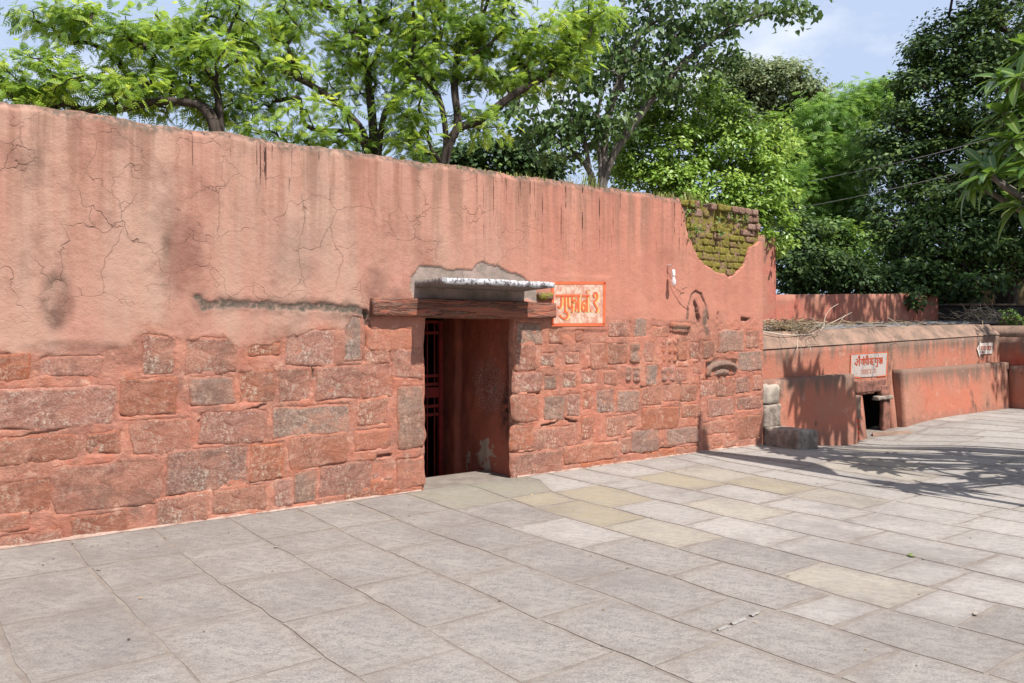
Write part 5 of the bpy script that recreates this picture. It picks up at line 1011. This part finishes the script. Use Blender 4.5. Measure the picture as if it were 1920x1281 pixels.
for cpos, seen in rc:
    axd = cpos - np.array([8.1, 8.7, 2.2]); axd /= np.linalg.norm(axd); axd = axd * .6 + np.array([-.2, -.1, .6]); axd /= np.linalg.norm(axd)
    e1 = np.cross(axd, [0, 0, 1.]); e1 /= np.linalg.norm(e1); e2 = np.cross(axd, e1)
    branch.append((curve([trunk_top, trunk_top * .45 + cpos * .55 + [0, 0, -.15], cpos - axd * .2, cpos], 10), np.linspace(.06, .016, 10)))
    for k in range(17):
        a = k * 2.4 + g.uniform(-.3, .3); el = g.uniform(-.35, .95); d = (np.cos(a) * e1 + np.sin(a) * e2) * math.cos(el) + axd * math.sin(el); d /= np.linalg.norm(d)
        n_ = axd - d * (axd @ d) + np.array([0, 0, .25]) - d * .25 * d[2]; n_ -= d * (n_ @ d); n_ /= np.linalg.norm(n_); s_ = g.uniform(.28, .43); b_ = np.cross(d, n_); which = int(g.integers(0, 3))
        Mx = Matrix(((b_[0] * s_, d[0] * s_, n_[0] * s_, cpos[0] + d[0] * .02), (b_[1] * s_, d[1] * s_, n_[1] * s_, cpos[1] + d[1] * .02), (b_[2] * s_, d[2] * s_, n_[2] * s_, cpos[2] + d[2] * .02 - .0), (0, 0, 0, 1)))
        if seen:
            o = link('leaf', LME[which], None, fr); o.matrix_parent_inverse = Matrix.Identity(4); o.matrix_local = Matrix.Translation(-Vector((8.3, 8.7, 0))) @ Mx
        else:
            v, f, mid = LV[which]; mm = np.array(Mx); off_v.append(v @ mm[:3, :3].T + mm[:3, 3] - [8.3, 8.7, 0]); off_f.append(f + no); off_m.append(mid); no += len(v)
me = mk(np.concatenate(off_v), np.concatenate(off_f), True); attr(me, 'mid', np.concatenate(off_m)); link('foliage', me, FRL, fr, kind='stuff')
branch.append((np.array([(8.3, 8.7, -.1), (8.26, 8.72, .6), (8.32, 8.68, 1.2), trunk_top]), np.array([.13, .11, .10, .08])))
v, f = tubes(branch, 8); link('trunk', mk(v - [8.3, 8.7, 0], f, True), BARKP, fr)

# ---------------------------------------------------------------- grass and weeds on the wall head
g = np.random.default_rng(5)
def grass(name, label, spots, L_, seed, mat, cat='grass'):
    g = np.random.default_rng(seed); V, Fq, T = [], [], []
    for s, n, sp, l in spots:
        for i in range(n):
            bx_, by_ = s + g.normal(0, sp), abs(g.normal(.05, .12)); x, y = XY(bx_, -by_); z = 3.23; a = g.uniform(0, 6.28); ln = l * g.uniform(.4, 1.2); le = g.uniform(.2, .8) * ln
            p = curve([(x, y, z), (x + math.cos(a) * le * .35, y + math.sin(a) * le * .35, z + ln * .75), (x + math.cos(a) * le, y + math.sin(a) * le, z + ln * .8)], 5); w = np.array([-math.sin(a), math.cos(a), 0]) * .006
            o_ = len(V)
            for k, q in enumerate(p): V += [q + w * (1 - k / 4.2), q - w * (1 - k / 4.2)]
            Fq += [(o_ + 2 * k, o_ + 2 * k + 1, o_ + 2 * k + 3, o_ + 2 * k + 2) for k in range(4)]; T += [g.uniform(0, 1)] * 10
    me = mk(np.array(V), np.array(Fq)); attr(me, 'tone', T); link(name, me, mat, label=label, cat=cat, kind='stuff')
GRM = mat_leaf('wall_grass', [(.10, .16, .03, 1), (.22, .27, .06, 1), (.38, .33, .14, 1)], .3)
sp_ = lambda px: W(px, 350)[0]
grass('grass', 'tufts of green grass growing on top of the wall', [(sp_(1110), 50, .10, .18), (sp_(1085), 30, .2, .08), (sp_(1150), 40, .2, .07), (sp_(1215), 40, .2, .07), (sp_(1255), 40, .12, .09), (sp_(1300), 60, .10, .14), (sp_(1345), 40, .2, .06), (sp_(985), 80, .25, .06), (sp_(930), 60, .2, .05), (sp_(860), 60, .15, .05)], .2, 6, GRM)
# weeds rooted between the bricks
gw = np.random.default_rng(8); V = []; wv = []
for px_w, py_w in ((1283, 400), (1290, 395), (1296, 420), (1310, 430), (1348, 417), (1365, 408), (1380, 412), (1394, 410), (1288, 440), (1300, 436), (1345, 437)):
    s, z = W(px_w, py_w, -.02)
    for k in range(16): x, y = XY(s + gw.normal(0, .035), gw.uniform(-.02, .06)); wv.append((x, y, z + gw.normal(0, .03)))
wv = np.array(wv); nn = len(wv); me = leaf_mesh('simple', wv, gw.normal(0, .5, (nn, 3)) + [.4, -.6, .6], gw.normal(0, 1, (nn, 3)), gw.uniform(.02, .055, nn), gw.uniform(.3, 1, nn)); link('weeds', me, LEAF['shrub'], label='small weeds growing out of the broken brickwork', cat='weeds', kind='stuff')

# ---------------------------------------------------------------- wires, pole, small things on the paving
CAB = simple('grey_cable', (.2, .19, .18, 1), None, bump=0)
for a, b, lab in (((1440, 402, 17), (2050, 258, 11), 'lower grey overhead cable crossing in front of the dark tree'), ((1520, 340, 17), (2050, 205, 11), 'upper grey overhead cable crossing in front of the dark tree')):
    p, q = P(*a), P(*b); m_ = (p + q) / 2 - [0, 0, .07]; v, f = tubes([(curve([p, m_, q], 20), .0065)], 5); o = link('overhead_cable', mk(v - p, f, True), CAB, label=lab, cat='cable', group='overhead cables'); o.location = p
sx, sy, _ = G0(1312, 848); pb = np.array([sx + .575 * 5, sy - .818 * 5, 0]); ptop = np.array([sx, sy, .45]) + np.array(sd) * 7.8 - pb; pole = empty('flag_pole', tuple(pb), label='leaning flag pole beyond the right edge casting the long shadow on the paving', cat='pole')
v, f = tubes([(np.array([ptop * -.02, ptop * .45, ptop]), [.06, .05, .04])], 10); GALV = simple('galvanised_steel', (.4, .4, .41, 1), None, bump=.1, rough=.5); link('post', mk(v, f, True), GALV, pole)
tt, uu = np.meshgrid(np.linspace(0, 1, 24), np.linspace(0, 1, 9), indexing='ij'); tt, uu = tt.ravel(), uu.ravel()
fw = np.interp(tt, [0, .2, .75, .9, 1], [.10, .26, .52, .36, .05]); fv = ptop * (.98 - .40 * tt)[:, None] + np.array([.62, .78, 0]) * (fw * uu)[:, None] + np.stack([np.sin(uu * 7 + tt * 3) * .05 * uu, np.cos(uu * 6) * .04 * uu, -uu * fw * .25], 1)
idx = np.arange(24 * 9).reshape(24, 9); link('flag', mk(fv, np.stack([idx[:-1, :-1], idx[1:, :-1], idx[1:, 1:], idx[:-1, 1:]], -1).reshape(-1, 4), True), simple('saffron_cloth', (.75, .25, .04, 1), None, bump=0), pole)
x, y, z = G(1705, 1045); o = link('fallen_leaf', leaf_mesh('heart', np.array([(0, 0, 0), (.03, .02, .004)]), np.array([(.1, .1, 1.), (-.2, .1, 1)]), np.array([(1., .3, 0), (-.4, 1, 0)]), np.array([.055, .045]), np.array([1., .9])), LEAF['shrub'], label='small fresh green leaf lying in a joint of the paving', cat='leaf'); o.location = (x, y, z + .012)
for i, (px1, py1, sz, lab) in enumerate([(1828, 1154, .014, 'small white stone chip in a joint near the right edge'), (517, 1028, .014, 'small black pebble in a joint below the wall'), (185, 1070, .012, 'dark twig-like crumb on the paving at lower left')]):
    x, y, z = G(px1, py1); o = link('pebble', rbox((-sz, -sz * .7, 0), (sz, sz * .7, sz * .9), .012, sz * .35, sz * .2, 40, i), PALEST if i < 1 else BLACKM, label=lab, cat='pebble', group='crumbs on the paving'); o.location = (x, y, z + .002)
# smear of white mortar along one joint
p0, p1 = np.array(G(1345, 1183)), np.array(G(1424, 1148)); g = np.random.default_rng(3); V = []; Fq = []
for t in np.linspace(0, 1, 40):
    c = p0 + (p1 - p0) * t; w = .004 + .010 * t * (1 - t) * 2 + .008 * g.random(); nrm_ = np.array([-(p1 - p0)[1], (p1 - p0)[0], 0]); nrm_ /= np.linalg.norm(nrm_)
    V += [c + nrm_ * w + [0, 0, .004], c + [0, 0, .010 + .006 * g.random()], c - nrm_ * (w + .008 * g.random()) + [0, 0, .004]]
for i in [k for k in range(39) if fbm(np.array([[k * .31, 3.3, 0]]), 2)[0] > -.06]: Fq += [(3 * i, 3 * i + 1, 3 * i + 4, 3 * i + 3), (3 * i + 1, 3 * i + 2, 3 * i + 5, 3 * i + 4)]
link('mortar_smear', mk(np.array(V), Fq, True), simple('white_mortar', (.29, .265, .245, 1), (.23, .21, .19, 1), 40, .95, .6, 80), yard)

# dry bits and dust blown into the joints and along the walls
g = np.random.default_rng(21); pp = []
while len(pp) < 260:
    s, d = g.uniform(-1, 15), abs(g.normal(0, .5)) if g.random() < .45 else g.uniform(0, 5.5); x, y = XY(s, d)
    if y > 2 and abs(x / y) < .8: pp.append((x, y, dip(x, y) + .006))
pp = np.array(pp); nn = len(pp); me = leaf_mesh('simple', pp, g.normal(0, .3, (nn, 3)) + [0, 0, 1], g.normal(0, 1, (nn, 3)) * [1, 1, .1], g.uniform(.010, .032, nn), g.uniform(0, .75, nn)); link('leaf_litter', me, TWIG, label='scattered dry leaf bits and crumbs on the paving', cat='litter', kind='stuff')
